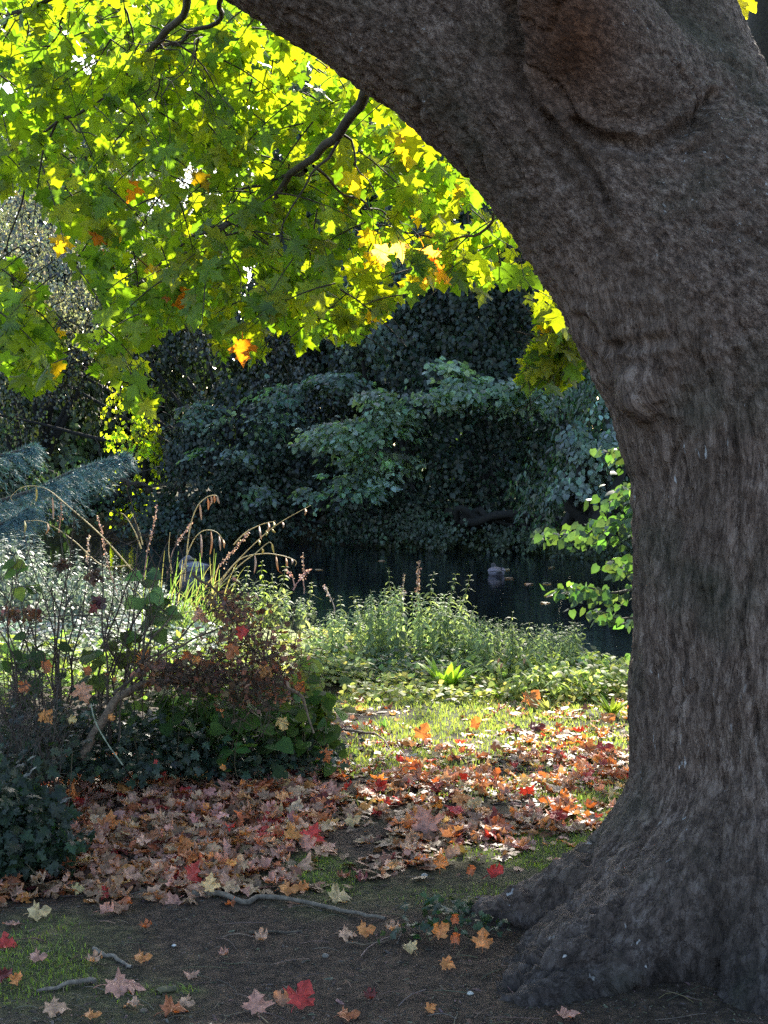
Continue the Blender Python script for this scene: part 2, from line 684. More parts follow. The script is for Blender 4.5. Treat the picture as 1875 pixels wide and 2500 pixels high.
def sdf(Q):
    (C, R_), k = world_ch['trunk']
    d = sd_chain(Q, C, R_)
    (C, R_), k = world_ch['limb']
    d = smin(d, sd_chain(Q, C, R_), .13)
    (C, R_), k = world_ch['fork']
    d = smin(d, sd_chain(Q, C, R_), .085)
    for (C, R_), k in world_roots:
        d = smin(d, sd_chain(Q, C, R_), k)
    for a, b_, dd, r in BURLS:
        if r:
            d = smin(d, (np.linalg.norm(Q - P(a, b_, dd).astype(np.float32), axis=1) - r * dd / 3500), .10)
    # hollow between the front roots
    h = np.linalg.norm((Q - P(1560, 2475, 4.16).astype(np.float32)) / np.array([1, 1, .75], np.float32), axis=1) - .085
    d = -smin(-d, h, .06)
    return d


def surface_nets(lo, hi, h):
    n = np.ceil((hi - lo) / h).astype(int) + 1
    ax = [lo[k] + h * np.arange(n[k]) for k in range(3)]
    D_ = np.empty(n, np.float32)
    YY, ZZ = np.meshgrid(ax[1], ax[2], indexing='ij')
    for ii in range(n[0]):
        Q = np.stack([np.full(YY.size, ax[0][ii]), YY.ravel(), ZZ.ravel()], -1).astype(np.float32)
        D_[ii] = sdf(Q).reshape(n[1], n[2])
    s_ = D_ < 0
    c8 = [(a, b_, c_) for a in (0, 1) for b_ in (0, 1) for c_ in (0, 1)]

    def sl(A, o):
        return A[o[0]:n[0] - 1 + o[0], o[1]:n[1] - 1 + o[1], o[2]:n[2] - 1 + o[2]]
    cnt = sum(sl(s_, o).astype(np.int8) for o in c8)
    act = (cnt > 0) & (cnt < 8)
    idx = np.full(act.shape, -1)
    cells = np.argwhere(act)
    idx[act] = np.arange(len(cells))
    acc = np.zeros((len(cells), 3))
    num = np.zeros(len(cells))
    for a in c8:
        for k in range(3):
            if a[k] == 0:
                b_ = list(a)
                b_[k] = 1
                va = D_[cells[:, 0] + a[0], cells[:, 1] + a[1], cells[:, 2] + a[2]]
                vb = D_[cells[:, 0] + b_[0], cells[:, 1] + b_[1], cells[:, 2] + b_[2]]
                m = (va < 0) != (vb < 0)
                t = np.where(m, va / np.where(m, va - vb, 1), 0)
                p = np.tile(np.array(a, float), (len(cells), 1))
                p[:, k] += t
                acc[m] += p[m]
                num[m] += 1
    V = lo + h * (cells + acc / num[:, None])
    Fs = []
    for k in range(3):
        u, v = (k + 1) % 3, (k + 2) % 3
        A = [slice(1, -1)] * 3
        A[k] = slice(0, -1)
        B = [slice(1, -1)] * 3
        B[k] = slice(1, None)
        sa, sb = s_[tuple(A)], s_[tuple(B)]
        e = np.argwhere(sa != sb)
        flip = sa[sa != sb]
        e[:, u] += 1
        e[:, v] += 1
        q = []
        for du, dv in ((-1, -1), (0, -1), (0, 0), (-1, 0)):
            c_ = e.copy()
            c_[:, u] += du
            c_[:, v] += dv
            q.append(idx[c_[:, 0], c_[:, 1], c_[:, 2]])
        q = np.stack(q, 1)
        q[~flip] = q[~flip][:, ::-1]
        Fs.append(q)
    Fq = np.concatenate(Fs)
    return V, Fq[(Fq >= 0).all(1)]


TV, TF = surface_nets(np.array([-1.75, 3.7, -.22]), np.array([2.35, 6.1, 4.35]), .028)
me = Bag().add(TV, TF).mesh('trunk')
tmp = bpy.data.objects.new('tmp', me)
COL.objects.link(tmp)
md = tmp.modifiers.new('s', 'SUBSURF')
md.levels = 1
md.render_levels = 1
dg = bpy.context.evaluated_depsgraph_get()
me2 = bpy.data.meshes.new_from_object(tmp.evaluated_get(dg))
bpy.data.objects.remove(tmp)
nv = len(me2.vertices)
V = np.empty(nv * 3, np.float32)
me2.vertices.foreach_get('co', V)
V = V.reshape(-1, 3).astype(float)
N = np.empty(nv * 3, np.float32)
me2.vertices.foreach_get('normal', N)
N = N.reshape(-1, 3).astype(float)
# two sets of bark coordinates: round the trunk axis below, along the limb above
px, py = proj(V)
ax_x = 1.335 - .10 * np.clip(V[:, 2] - 1.7, 0, 2)
th = np.arctan2(V[:, 1] - 4.9, V[:, 0] - ax_x)
rho = np.hypot(V[:, 1] - 4.9, V[:, 0] - ax_x)
wob = .03 * perlin(V * 2.3 + 12)
barkA = np.stack([np.cos(th + wob) * .48, np.sin(th + wob) * .48, (V[:, 2] - rho) * .20], -1)
la, lb = P(1712, 700, 4.88), P(850, -110, 4.88)
ld = norm(lb - la)
Vp = V - la
barkB = Vp - .45 * ld * (Vp @ ld)[:, None]
wA = np.clip((V[:, 2] - 2.35 + (px - 1700) * .0006 + .25 * perlin(V * 2.2)) / -.7, 0, 1)
wA = wA * wA * (3 - 2 * wA)
bl_ = lambda f: f(barkA) * wA + f(barkB) * (1 - wA)
lower = wA
rooty = np.clip((py - 1930) / 200, 0, 1) * np.clip((1640 - px) / 200, 0, 1)
rough = np.exp(-((px - 1680) / 200) ** 2 - ((py - 640) / 330) ** 2) + .7 * np.exp(-((px - 1330) / 100) ** 2 - ((py - 620) / 200) ** 2) \
    + .8 * np.exp(-((px - 1600) / 170) ** 2 - ((py - 900) / 120) ** 2) + .5 * np.exp(-((px - 1290) / 50) ** 2 - ((py - 300) / 160) ** 2)
fur = bl_(lambda c_: 1 - np.abs(perlin(c_ * 32)) * 2.6)
fur2 = bl_(lambda c_: 1 - np.abs(perlin(c_ * 64 + 7)) * 2.6)
und = fbm(V * 2.1 + 3, 3)
lump = fbm(V * 22, 3)
worm = 1 - np.abs(perlin(V * 17 + 40)) * 3
grain = perlin(V * 48 + 5) + .7 * perlin(V * 90)
calm = 1 - .65 * np.exp(-((px - 1450) / 170) ** 2 - ((py - 100) / 190) ** 2)
disp = und * .030 + calm * (fur * (.0035 + .0085 * lower) + fur2 * .004 + grain * (.0042 + .004 * rough) + lump * (.0035 + .013 * rough) + np.clip(worm, -1, 1) * (.011 * rooty + .006 * rough))
# long cracks running down the bark
cr = np.exp(-(bl_(lambda c_: perlin(c_ * 6.5 + 80)) / .05) ** 2) * np.clip(fbm(V * 1.5 + 60, 2) * 3 + .3, 0, 1)
disp -= cr * .022
wx_, wy_ = px + 14 * perlin(V * 7 + 3), py + 14 * perlin(V * 7 + 33)
for line, wd_, dp_ in (([(1255, -80), (1256, 60), (1260, 180), (1300, 262), (1370, 335), (1430, 400), (1500, 520)], 13, .040),
                       ([(1400, 300), (1470, 340), (1560, 368), (1630, 345), (1700, 300), (1738, 240)], 15, .045),
                       ([(1800, 860), (1788, 1000), (1806, 1100), (1800, 1250), (1826, 1400), (1818, 1600), (1850, 1800)], 8, .024),
                       ([(1700, 1040), (1640, 1110), (1618, 1190), (1600, 1260)], 7, .014), ([(700, 30), (800, 85), (880, 150), (960, 210), (1040, 262), (1110, 350)], 6, .014),
                       ([(1770, 1900), (1745, 2100), (1765, 2250), (1750, 2440)], 8, .018), ([(1420, 780), (1480, 830), (1560, 850), (1640, 830)], 12, .020),
                       ([(1330, 300), (1390, 430), (1470, 560), (1560, 700)], 20, .018), ([(1450, 2040), (1420, 2130), (1330, 2290), (1250, 2400)], 14, .022),
                       ([(1560, 2050), (1520, 2180), (1480, 2300), (1430, 2420)], 12, .020), ([(1690, 1200), (1700, 1400), (1690, 1650), (1680, 1850)], 7, .008)):
    dm = np.full(nv, 1e9)
    for q in range(len(line) - 1):
        a_, b_ = np.array(line[q], float), np.array(line[q + 1], float)
        e_ = b_ - a_
        t = np.clip(((wx_ - a_[0]) * e_[0] + (wy_ - a_[1]) * e_[1]) / (e_ @ e_), 0, 1)
        dm = np.minimum(dm, np.hypot(wx_ - a_[0] - t * e_[0], wy_ - a_[1] - t * e_[1]))
    disp -= (dp_ * np.exp(-(dm / wd_) ** 2) - dp_ * .35 * np.exp(-((dm - wd_ * 2.2) / wd_) ** 2)) * (N[:, 1] < .1)
# wrinkles under the fork and across the outer bark of the crotch
wk = np.sin((py + .35 * (px - 1600)) / 9 + 4 * perlin(V * 3)) * np.exp(-((px - 1740) / 130) ** 2 - ((py - 330) / 200) ** 2)
disp += wk * .004
V = V + N * disp[:, None]
me2.vertices.foreach_set('co', V.astype(np.float32).ravel())
for a in list(me2.color_attributes):
    me2.color_attributes.remove(a)
ca = me2.color_attributes.new('col', 'FLOAT_COLOR', 'POINT')
sky_tint = np.clip((py - 1900) / 500, 0, 1)[:, None]  # bark darker towards the foot, bluish sky reflection put into its colour
zc = np.array([1.0, 1.0, 1.0]) * (1 - sky_tint) + np.array([.26, .29, .34]) * sky_tint
brn = np.clip(np.exp(-((px - 1400) / 130) ** 2 - ((py - 80) / 190) ** 2), 0, 1)[:, None]
zc = zc * (1 - brn) + np.array([.80, .48, .30]) * brn
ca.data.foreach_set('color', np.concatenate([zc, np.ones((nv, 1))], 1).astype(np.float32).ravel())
for nm_, arr in (('barkA', barkA), ('barkB', barkB)):
    bca = me2.attributes.new(nm_, 'FLOAT_VECTOR', 'POINT')
    bca.data.foreach_set('vector', arr.astype(np.float32).ravel())
bwa = me2.attributes.new('bw', 'FLOAT', 'POINT')
bwa.data.foreach_set('value', wA.astype(np.float32))
me2.polygons.foreach_set('use_smooth', np.ones(len(me2.polygons), bool))
me2.materials.clear()
me2.materials.append(M_bark)
me2.update()
maple_root = thing('maple_tree', 'huge grey-brown maple leaning in from the right with a limb arching left', 'tree', tuple(P(1900, 2240, 4.9)))
trunk = bpy.data.objects.new('trunk', me2)
COL.objects.link(trunk)
trunk.parent = maple_root
trunk.matrix_parent_inverse = Matrix.Translation(maple_root.location).inverted()

# upper limbs that carry the crown above the frame
up_ = Bag()
for ctrl, r0, r1 in (
        ([P(1560, -300, 5.1), (1.3, 6.5, 5.6), (1.6, 10, 7.2), (2.2, 14.5, 8.3), (2.4, 18, 9.2)], .26, .05),
        ([P(1540, -650, 5.2), (1.0, 5.9, 6.6), (.4, 9, 8.4), (-.6, 14, 9.4), (-1.0, 17.5, 10)], .22, .04),
        ([P(-200, -585, 5.1), (-2.2, 6.4, 4.9), (-2.8, 9.5, 6.4), (-2.6, 13.8, 8.0), (-1.8, 17, 9.2)], .22, .04),
        ([P(1540, -650, 5.2), (1.6, 5.2, 6.8), (2.6, 5.6, 9), (3.0, 6.0, 11)], .20, .04),
        ([P(1350, -650, 4.35), (.7, 3.9, 5.2), (0.1, 3.0, 6.8), (-.6, 2.2, 8.2)], .20, .04),
        ([P(-200, -585, 5.1), (-2.6, 5.0, 4.6), (-4.2, 4.8, 5.2), (-6, 5.0, 5.6)], .2, .04)):
    c_ = curve(ctrl, 26, .12, r0 * 90)
    v, f = tube(c_, np.linspace(r0, r1, 26), 10)
    up_.add(v, f, (1.6, 1.5, 1.4))
o = up_.build('limb', M_branch, maple_root)

# visible boughs, from the photo, hanging under the limb
boughs = [
    ([(915, 190, 4.9), (885, 235, 5.1), (820, 330, 5.4), (760, 385, 5.8), (690, 455, 6.2), (645, 515, 6.4), (560, 545, 6.6), (480, 570, 6.8)], .030),
    ([(745, 420, 5.95), (680, 440, 6.3), (625, 458, 6.5), (560, 490, 6.8)], .014),
    ([(470, -40, 5.2), (415, 70, 5.8), (360, 135, 6.0), (290, 200, 6.3), (250, 235, 6.6), (150, 290, 7.0), (80, 335, 7.2)], .022),
    ([(545, -30, 5.3), (535, 45, 5.6), (470, 85, 5.9), (395, 115, 6.1), (340, 152, 6.3), (250, 205, 6.7)], .015),
    ([(200, -30, 5.8), (60, 25, 6.2), (0, 65, 6.5), (-90, 120, 6.8)], .016),
    ([(640, 545, 6.4), (680, 620, 6.6), (740, 700, 6.8), (770, 760, 7.0)], .010),
    ([(770, 410, 5.9), (860, 480, 6.2), (930, 520, 6.6), (1010, 600, 6.9)], .009),
    ([(405, 85, 6.1), (390, 150, 6.2), (383, 230, 6.2), (380, 270, 6.3)], .008),
    ([(478, 90, 6.0), (482, 140, 6.1), (470, 190, 6.1)], .007),
    ([(560, 545, 6.6), (440, 600, 6.9), (350, 690, 7.2), (250, 760, 7.4)], .012),
    ([(560, 545, 6.6), (430, 640, 6.6), (420, 680, 6.7), (360, 690, 6.9), (270, 680, 7.0)], .007),
    ([(1230, 480, 5.3), (1180, 560, 6.0), (1080, 590, 6.5), (960, 560, 6.9), (900, 540, 7.0)], .010),
    ([(1500, 900, 5.4), (1450, 760, 6.4), (1400, 740, 6.8), (1330, 800, 7.2)], .010),
    ([(150, 290, 7.0), (60, 470, 7.4), (20, 640, 7.6), (90, 800, 7.8)], .009),
    ([(640, 640, 7.0), (650, 720, 7.1), (680, 820, 7.1)], .006),
    ([(240, 700, 7.2), (260, 800, 7.3), (300, 890, 7.2), (380, 960, 7.2)], .007),
    ([(300, 20, 6.0), (330, 100, 6.1), (280, 160, 6.3)], .007),
    ([(180, -20, 6.0), (160, 40, 6.2), (130, 100, 6.3), (60, 200, 6.6)], .008),
]
for ctrl, r0 in boughs:
    r0 *= .75
    pts = curve([P(*q) for q in ctrl], 30, .028, r0 * 1000)
    bg = Bag()
    v, f = tube(pts, np.linspace(r0, r0 * .35, 30), 7)
    bg.add(v, f, (1, .95, .9))
    for q in range(6):                     # side twigs
        k = rng.integers(6, 28)
        d0 = norm(rng.normal(size=3) * (1, .7, .5) + (0, 0, -.5))
        tw = pts[k] + np.outer(np.linspace(0, 1, 8), d0) * rng.uniform(.15, .4)
        tw[:, 2] -= np.linspace(0, 1, 8) ** 2 * .12
        tw += .02 * np.stack([perlin(np.stack([np.linspace(0, 2, 8) + q * 9 + 50 * r0, np.zeros(8) + a * 5, np.zeros(8)], -1)) for a in range(3)], -1) * 3
        v, f = tube(tw, np.linspace(r0 * .3, .0015, 8), 4)
        bg.add(v, f, (1, .95, .9))
    bg.build('bough', M_branch, maple_root)

# ------------------------------------------------------------------ maple leaves in view
canopy_polys = [
    [(-60, -60), (680, -60), (740, 60), (900, 190), (1010, 260), (1140, 320), (1220, 430), (1280, 590), (1330, 690), (1290, 700), (1230, 690), (1190, 735), (1150, 700), (1060, 690),
     (1010, 740), (990, 690), (1000, 640), (900, 600), (880, 560), (900, 480), (870, 520), (860, 590), (945, 660), (965, 760), (890, 830), (790, 840), (720, 860), (700, 800), (655, 800), (645, 890),
     (560, 900), (530, 860), (500, 780), (430, 800), (380, 830), (330, 880), (425, 990), (330, 1020), (290, 960), (220, 930), (230, 880), (190, 820), (240, 780), (250, 720), (180, 690),
     (160, 620), (130, 560), (90, 540), (30, 480), (-60, 460)],
    [(-60, 640), (30, 650), (90, 700), (140, 760), (150, 830), (150, 930), (60, 960), (20, 900), (-60, 910)],
    [(1300, 740), (1350, 700), (1420, 760), (1450, 850), (1430, 890), (1370, 960), (1310, 930), (1270, 960), (1290, 880), (1320, 830)],
]
gaps = [[(420, 430), (520, 410), (560, 480), (470, 540), (400, 520)], [(300, 430), (380, 420), (400, 500), (340, 560), (300, 540)], [(90, 540), (30, 480), (150, 500), (190, 600), (160, 640)],
        [(870, 470), (930, 440), (960, 500), (900, 560)]]
leafT = [maple(True, f_, d_, 0, .05, s_, .45, sd_) for f_, d_, s_, sd_ in ((.05, .15, 1, 0), (.18, .35, 2, .15), (.28, .1, 3, -.2), (.1, .5, 4, .1), (.02, .25, 7, -.1), (.35, .3, 8, .25), (.1, .7, 9, 0), (-.1, .4, 12, .3))]
pos, tip, nor, siz, colr = [], [], [], [], []
twigs = Bag()
n_sp = 0
while n_sp < 880:
    big = rng.random()
    if big < .075:
        px0, py0 = rng.uniform(1280, 1460), rng.uniform(720, 950)
        D0 = rng.uniform(6.8, 7.5)
    elif big < .15:
        px0, py0 = rng.uniform(-40, 150), rng.uniform(640, 930)
        D0 = rng.uniform(7.0, 8.2)
    elif big < .27:
        px0, py0 = rng.uniform(-60, 560), rng.uniform(-60, 420)
        D0 = rng.uniform(9, 12)
    else:
        px0, py0 = rng.uniform(-60, 1330), rng.uniform(-60, 1000)
        D0 = 5.7 + 3.4 * rng.random() + .3 * (1 - py0 / 1000)
    a = np.array([px0])
    b_ = np.array([py0])
    if not any(in_poly(a, b_, p)[0] for p in canopy_polys):
        continue
    n_sp += 1
    c0 = P(px0, py0, D0)
    az_ = rng.uniform(0, 2 * np.pi)
    d0 = norm(np.array([np.cos(az_) * .9 - .15, np.sin(az_) * .7, -.35 + rng.normal() * .2]))
    L = rng.uniform(.18, .42)
    st = c0 - d0 * L * .5
    tt = np.linspace(0, 1, 6)[:, None]
    tw = st + tt * d0 * L + np.array([0, 0, -1]) * tt ** 2 * L * .25
    m = rng.integers(5, 9)
    sprigcol = rng.random()
    keep = 0
    for q in range(m):
        f_ = (q + 1) / m
        base = st + f_ * d0 * L + np.array([0, 0, -1]) * f_ ** 2 * L * .25
        sd_ = norm(rng.normal(size=3) * (1, .8, .45) + d0 * .6 + (0, 0, -.35))
        lp = base + sd_ * rng.uniform(.03, .07)
        t_ = norm(sd_ * .55 + np.array([0, 0, -1.0]) * rng.uniform(.3, 1.1) + rng.normal(size=3) * .25)
        n_ = norm(np.array([0, -1, .55]) + rng.normal(size=3) * (.5, .45, .5))
        ctr = lp + t_ * .06
        ax_, ay_ = proj(ctr[None])
        if not any(in_poly(ax_, ay_, p)[0] for p in canopy_polys):
            continue
        if any(in_poly(ax_, ay_, p)[0] for p in gaps) and rng.random() < .75:
            continue
        keep += 1
        pos.append(lp)
        tip.append(t_)
        nor.append(n_)
        siz.append(rng.uniform(.070, .130))
        u = rng.random()
        lf = np.clip((ax_[0] - 300) / 900, 0, 1)
        if u < .010 + .03 * (ax_[0] > 850):
            c_ = (.30, .19, .012)
        elif u < .014:
            c_ = (.30, .09, .01)
        elif u < .15 + .50 * lf:
            c_ = (.140, .165, .014)
        elif u < .65:
            c_ = (.100, .148, .017)
        else:
            c_ = (.066, .122, .020)
        colr.append(np.array(c_) * np.exp(rng.normal() * .16))
    if keep > 1:
        v, f = tube(tw, np.linspace(.004, .0015, 6), 4)
        twigs.add(v, f, (1, .9, .8))
pos, tip, nor, siz, colr = map(np.array, (pos, tip, nor, siz, colr))
# a few pale pinkish-orange sunlit leaves at the edge of the bough
for (ax_, ay_, D0, s_, c_) in [(930, 622, 6.3, .105, (.75, .5, .36)), (968, 612, 6.3, .10, (.8, .52, .38)), (1035, 632, 6.4, .12, (.7, .38, .22)), (1060, 655, 6.4, .11, (.6, .22, .05)),
                               (1010, 700, 6.4, .12, (.32, .25, .02)), (1045, 670, 6.5, .11, (.55, .3, .08)), (855, 440, 6.2, .13, (.36, .27, .02)), (1005, 370, 6.3, .13, (.33, .23, .02)),
                               (155, 600, 7.0, .11, (.36, .22, .02)), (905, 585, 6.4, .10, (.35, .25, .02)), (1010, 325, 6.2, .11, (.36, .26, .02)), (1797, 25, 8.2, .13, (.4, .34, .02)), (1788, 2, 8.3, .12, (.35, .3, .02)), (1815, 8, 8.4, .14, (.3, .3, .02)), (1800, -10, 8.4, .14, (.3, .3, .02)), (1075, 680, 6.4, .10, (.4, .2, .03))]:
    pos = np.vstack([pos, P(ax_, ay_ - 25, D0)])
    tip = np.vstack([tip, norm(np.array([rng.normal() * .4, -.1, -1]))])
    nor = np.vstack([nor, norm(np.array([rng.normal() * .2, -1, .35]))])
    siz = np.append(siz, s_)
    colr = np.vstack([colr, c_])
R_ = frames(tip, nor)
which = rng.integers(0, len(leafT), len(pos))
fol = Bag()
for k, (tv, tf) in enumerate(leafT):
    s_ = which == k
    tv = tv - np.array([0, 0, 0])
    v, f = inst(tv, tf, pos[s_], R_[s_], siz[s_])
    cc = rep(colr[s_], len(tv)).reshape(-1, len(tv), 3)
    fr = fol.add(v, f, cc.reshape(-1, 3))
fol.build('foliage', M_maple, maple_root)
tag(twigs.build('twigs', M_branch, maple_root), kind='stuff')


# crown above the frame: casts the shade on the foreground, with gaps for the sun patches
def shade(x, y):
    n_ = fbm(np.stack([x * .9, y * .9, x * 0 + 8], -1), 3)
    n2_ = perlin(np.stack([x * 2.6, y * 2.6, x * 0 + 2], -1))
    d = np.full(len(x), .02)
    d = np.where((y > 3.75) & (y < 6.35 + .5 * n_) & (x > -3) & (x < 2.8), .97, d)
    d = np.where((x < -.15 + .4 * n_) & (y > 6.2) & (y < 8.6) & (x > -3.2), .42, d)
    d = np.where((x > -.2) & (y > 6.2) & (y < 7.3), .22, d)
    d = np.where((x > -.6) & (y > 9.0 + .25 * n_) & (y < 10.2 + .3 * n_), .62, d)
    d = np.where((x < -3), .5, d)
    hole = ((x - .28) / .30) ** 2 + ((y - 5.45) / .26) ** 2 < 1
    hole |= ((x - .85) / .35) ** 2 + ((y - 6.15) / .30) ** 2 < 1
    d = np.where(hole, .10, d)
    return np.clip(d * (1 + 1.0 * n2_ * (d < .9)), 0, 1)


NC = 9000
gx_ = rng.uniform(-4.2, 3.6, NC * 2)
gy_ = rng.uniform(3.2, 11.5, NC * 2)
acc = rng.random(NC * 2) < shade(gx_, gy_)
gx_, gy_ = gx_[acc], gy_[acc]
zz = rng.uniform(7.0, 10.5, len(gx_))
Pp = np.stack([gx_, gy_, zz * 0], -1) + S * (zz / S[2])[:, None]
ax_, ay_ = proj(Pp)
k = ay_ < -40
Pp = Pp[k]
t_ = norm(rng.normal(size=Pp.shape) + (0, 0, -.5))
n_ = norm(rng.normal(size=Pp.shape) * .5 + (0, .4, .9))
v, f = inst(*STAR, Pp, frames(t_, n_), rng.uniform(.13, .20, len(Pp)))
crown = Bag().add(v, f, rep(jit((.07, .12, .02), .2, len(Pp)), len(STAR[0])))
# general crown over the tree, outside the frame
Q = rng.normal(size=(5000, 3)) * (3.2, 2.6, 1.2) + (.6, 5.2, 7.2)
ax_, ay_ = proj(Q)
sh = Q - S * (Q[:, 2] / S[2])[:, None]
k = ((ay_ < -60) | (Q[:, 1] < .5)) & (Q[:, 2] > 4.9) & ((sh[:, 1] < -2.5))
Q = Q[k]
v, f = inst(*STAR, Q, frames(norm(rng.normal(size=Q.shape) + (0, 0, -.5)), norm(rng.normal(size=Q.shape) * .6 + (0, 0, .9))), rng.uniform(.13, .19, len(Q)))
crown.add(v, f, rep(jit((.07, .12, .02), .2, len(Q)), len(STAR[0])))
crown.build('crown', M_maple, maple_root)

# ------------------------------------------------------------------ far bank: shrubs and trees
def clump_leaves(C, O, rad, per, tier, thick=.10):
    """leaves in flattish sprays: centres C, outward directions O"""
    n = len(C)
    Cc, Oo = rep(C, per), rep(O, per)
    r_ = rep(np.broadcast_to(rad, (n,)), per)[:, None]
    side = norm(np.cross(Oo, (0, 0, 1)) + 1e-6)
    u = rng.normal(size=(n * per, 1)) * .55
    v_ = rng.normal(size=(n * per, 1)) * .5
    down = np.array([0, 0, -1.0])
    w_ = rng.normal(size=(n * per, 1)) * thick
    plane2 = norm(Oo * tier + down * (1 - tier * .75))
    q = Cc + r_ * (side * u + plane2 * v_ + norm(Oo + (0, 0, .6)) * w_) + down * (u * u * .25 * r_)
    t_ = norm(plane2 * .9 + side * u + rng.normal(size=q.shape) * .4 + (0, 0, -.3))
    n_ = norm(Oo * (1.1 - tier) + np.array([0, 0, .35 + .8 * tier]) + rng.normal(size=q.shape) * .42)
    return q, t_, n_


def shrub(name, label, cat, blobs, col, leaf=HEART, size=.12, mat=M_far, dens=1.15, tier=.4, group=None, sd=.48, trunk_=True, cull=.0, per=16, crad=.32, thick=.12, only_front=True):
    """blobs: (px, py, depth, rx, ry, rz) ellipsoids in metres round photo points"""
    q0 = blobs[0]
    cen = [P(b_[0], b_[1], b_[2]) for b_ in blobs]
    basex, basey = cen[0][0], cen[0][1]
    root_ = thing(name, label, cat, (basex, basey, float(ground_z(basex, max(basey, far_y(basex) + .6)))), group)
    bag = Bag()
    size_ = size
    for c0, b_ in zip(cen, blobs):
        r3 = np.array(b_[3:6])
        area = 4 * np.pi * ((r3[0] * r3[1]) ** 1.6 / 3 + (r3[0] * r3[2]) ** 1.6 / 3 + (r3[1] * r3[2]) ** 1.6 / 3) ** (1 / 1.6)
        n = int(area * dens * 10.5)
        o = norm(rng.normal(size=(n, 3)))
        if only_front:
            flip = (o[:, 1] > .45)
            o[flip, 1] *= -1
        rr = 1 + .50 * fbm(o * 2.0 + c0, 3)[:, None] + rng.normal(size=(n, 1)) * .05 - .30 * (rng.random((n, 1)) < .25)
        C = c0 + o * r3 * rr
        if True:
            k = fbm(C * 1.1 + 11, 3) > -(.10 - cull)
            C, o = C[k], o[k]
        k = C[:, 2] > WZ + .12
        C, o = C[k], o[k]
        if not len(C):
            continue
        q, t_, n_ = clump_leaves(C, norm(o * (1, 1, .5) + (0, -.25, 0)), crad * rng.uniform(.7, 1.3, len(C)), per, tier, thick)
        k = q[:, 2] > WZ + .03
        cl = rep(jit(col, sd * .6, len(C)), per) * np.exp(rng.normal(size=(len(q), 1)) * sd * .5)
        q, t_, n_, cl = q[k], t_[k], n_[k], cl[k]
        v, f = inst(leaf[0], leaf[1], q, frames(t_, n_), size * .70 * rng.uniform(.6, 1.3, len(q)))
        bag.add(v, f, rep(cl, len(leaf[0])))
    bag.build('foliage', mat, root_)
    if trunk_:
        tb = Bag()
        zb = root_.location[2] - .1
        for c0, b_ in zip(cen, blobs):
            for q in range(2):
                e = c0 + rng.normal(size=3) * np.array(b_[3:6]) * .35
                s0 = np.array([basex + rng.normal() * .3, basey + rng.normal() * .2, zb])
                pts = curve([s0, s0 * .6 + e * .4 + (rng.normal() * .3, 0, .3), e], 12, .15, rng.random() * 50)
                v, f = tube(pts, np.linspace(.10, .02, 12), 6)
                tb.add(v, f, (.15, .15, .15))
        tb.build('trunk', M_branch, root_)
    return root_


DK = (.016, .030, .022)
BL = (.042, .068, .050)
# the dense back rows first
for k, (px0, D0, h, w_, colb, lab) in enumerate([
        (-260, 44, 11, 4.5, (.03, .05, .022), 'tall dark tree at the far left behind the pond'),
        (140, 46, 13, 3.4, (.10, .11, .12), 'pale grey-leaved tree far behind the silvery tree at upper left'),
        (540, 48, 11, 2.1, (.02, .032, .018), 'slender black-green tree behind the twiggy hawthorn'),
        (120, 42, 6.2, 2.2, (.05, .075, .03), 'low green tree behind the bright gap in the far bank'),
        (410, 44, 9, 1.7, (.03, .045, .022), 'slim dark tree right behind the bright gap of the far bank'),
        (770, 38, 12, 2.3, (.022, .036, .022), 'tall near-black tree behind the middle of the far bank'),
        (900, 41, 13, 3.4, (.03, .05, .03), 'tall dark tree behind the lime boughs of the far bank'),
        (1230, 38, 13, 3.6, (.022, .04, .024), 'tall dark tree behind the ivy bush by the duck'),
        (1600, 36, 13, 3.8, (.03, .05, .024), 'tall dark tree behind the great maple trunk'),
        (2150, 36, 12, 4.0, (.03, .05, .024), 'tall dark tree far out to the right of the pond')]):
    c0 = P(px0, 1200, D0)
    bl = []
    for q in range(int(h / 1.6)):
        zc_ = .6 + q * 1.55
        bl.append((px0 + rng.normal() * 60, 1250 - (zc_ + 1.6 - CAM_H) * 3500 / D0 + 0, D0, w_ * (.9 if q < h / 2.2 else .65), 1.5, 1.5))
    shrub('tree', lab, 'tree', bl, colb, SIMPLE, .34, M_far, .34, .3, 'dark trees behind the far bank', per=22, crad=.75, thick=.35, cull=.02)

shrub('ivy_bush', 'broad dark ivy-covered bush filling the far bank above the duck', 'bush',
      [(1180, 1120, 29.5, 2.3, 1.5, 1.9), (1120, 830, 30.5, 1.6, 1.3, 1.7), (1290, 800, 30.5, 1.7, 1.3, 2.2), (1230, 640, 31.5, 1.9, 1.3, 1.9)], DK, HEART, .13, M_far, 1.15, .1)
shrub('ivy_bush', 'ivy bush hanging low over the water left of the duck', 'bush',
      [(760, 1190, 30.6, 2.0, 1.1, .95), (980, 1250, 29.4, 1.5, .9, .75), (560, 1180, 31.2, 1.2, 1.0, 1.05)], (.019, .033, .023), HEART, .12, M_far, 1.2, .15)
shrub('lime_bush', 'bluish-green heart-leaved bough in tiers reaching left across the dark hollow', 'bush',
      [(1160, 945, 28.0, 1.15, .7, .22), (1000, 970, 27.8, .95, .6, .16), (870, 1060, 28.0, .95, .6, .22), (800, 1075, 28.2, .6, .5, .14), (1290, 960, 28.2, .8, .6, .25), (1060, 905, 28.3, .5, .5, .2)],
      (.17, .235, .20), HEART, .16, M_lime, 1.7, .85, crad=.3, thick=.05, trunk_=False)
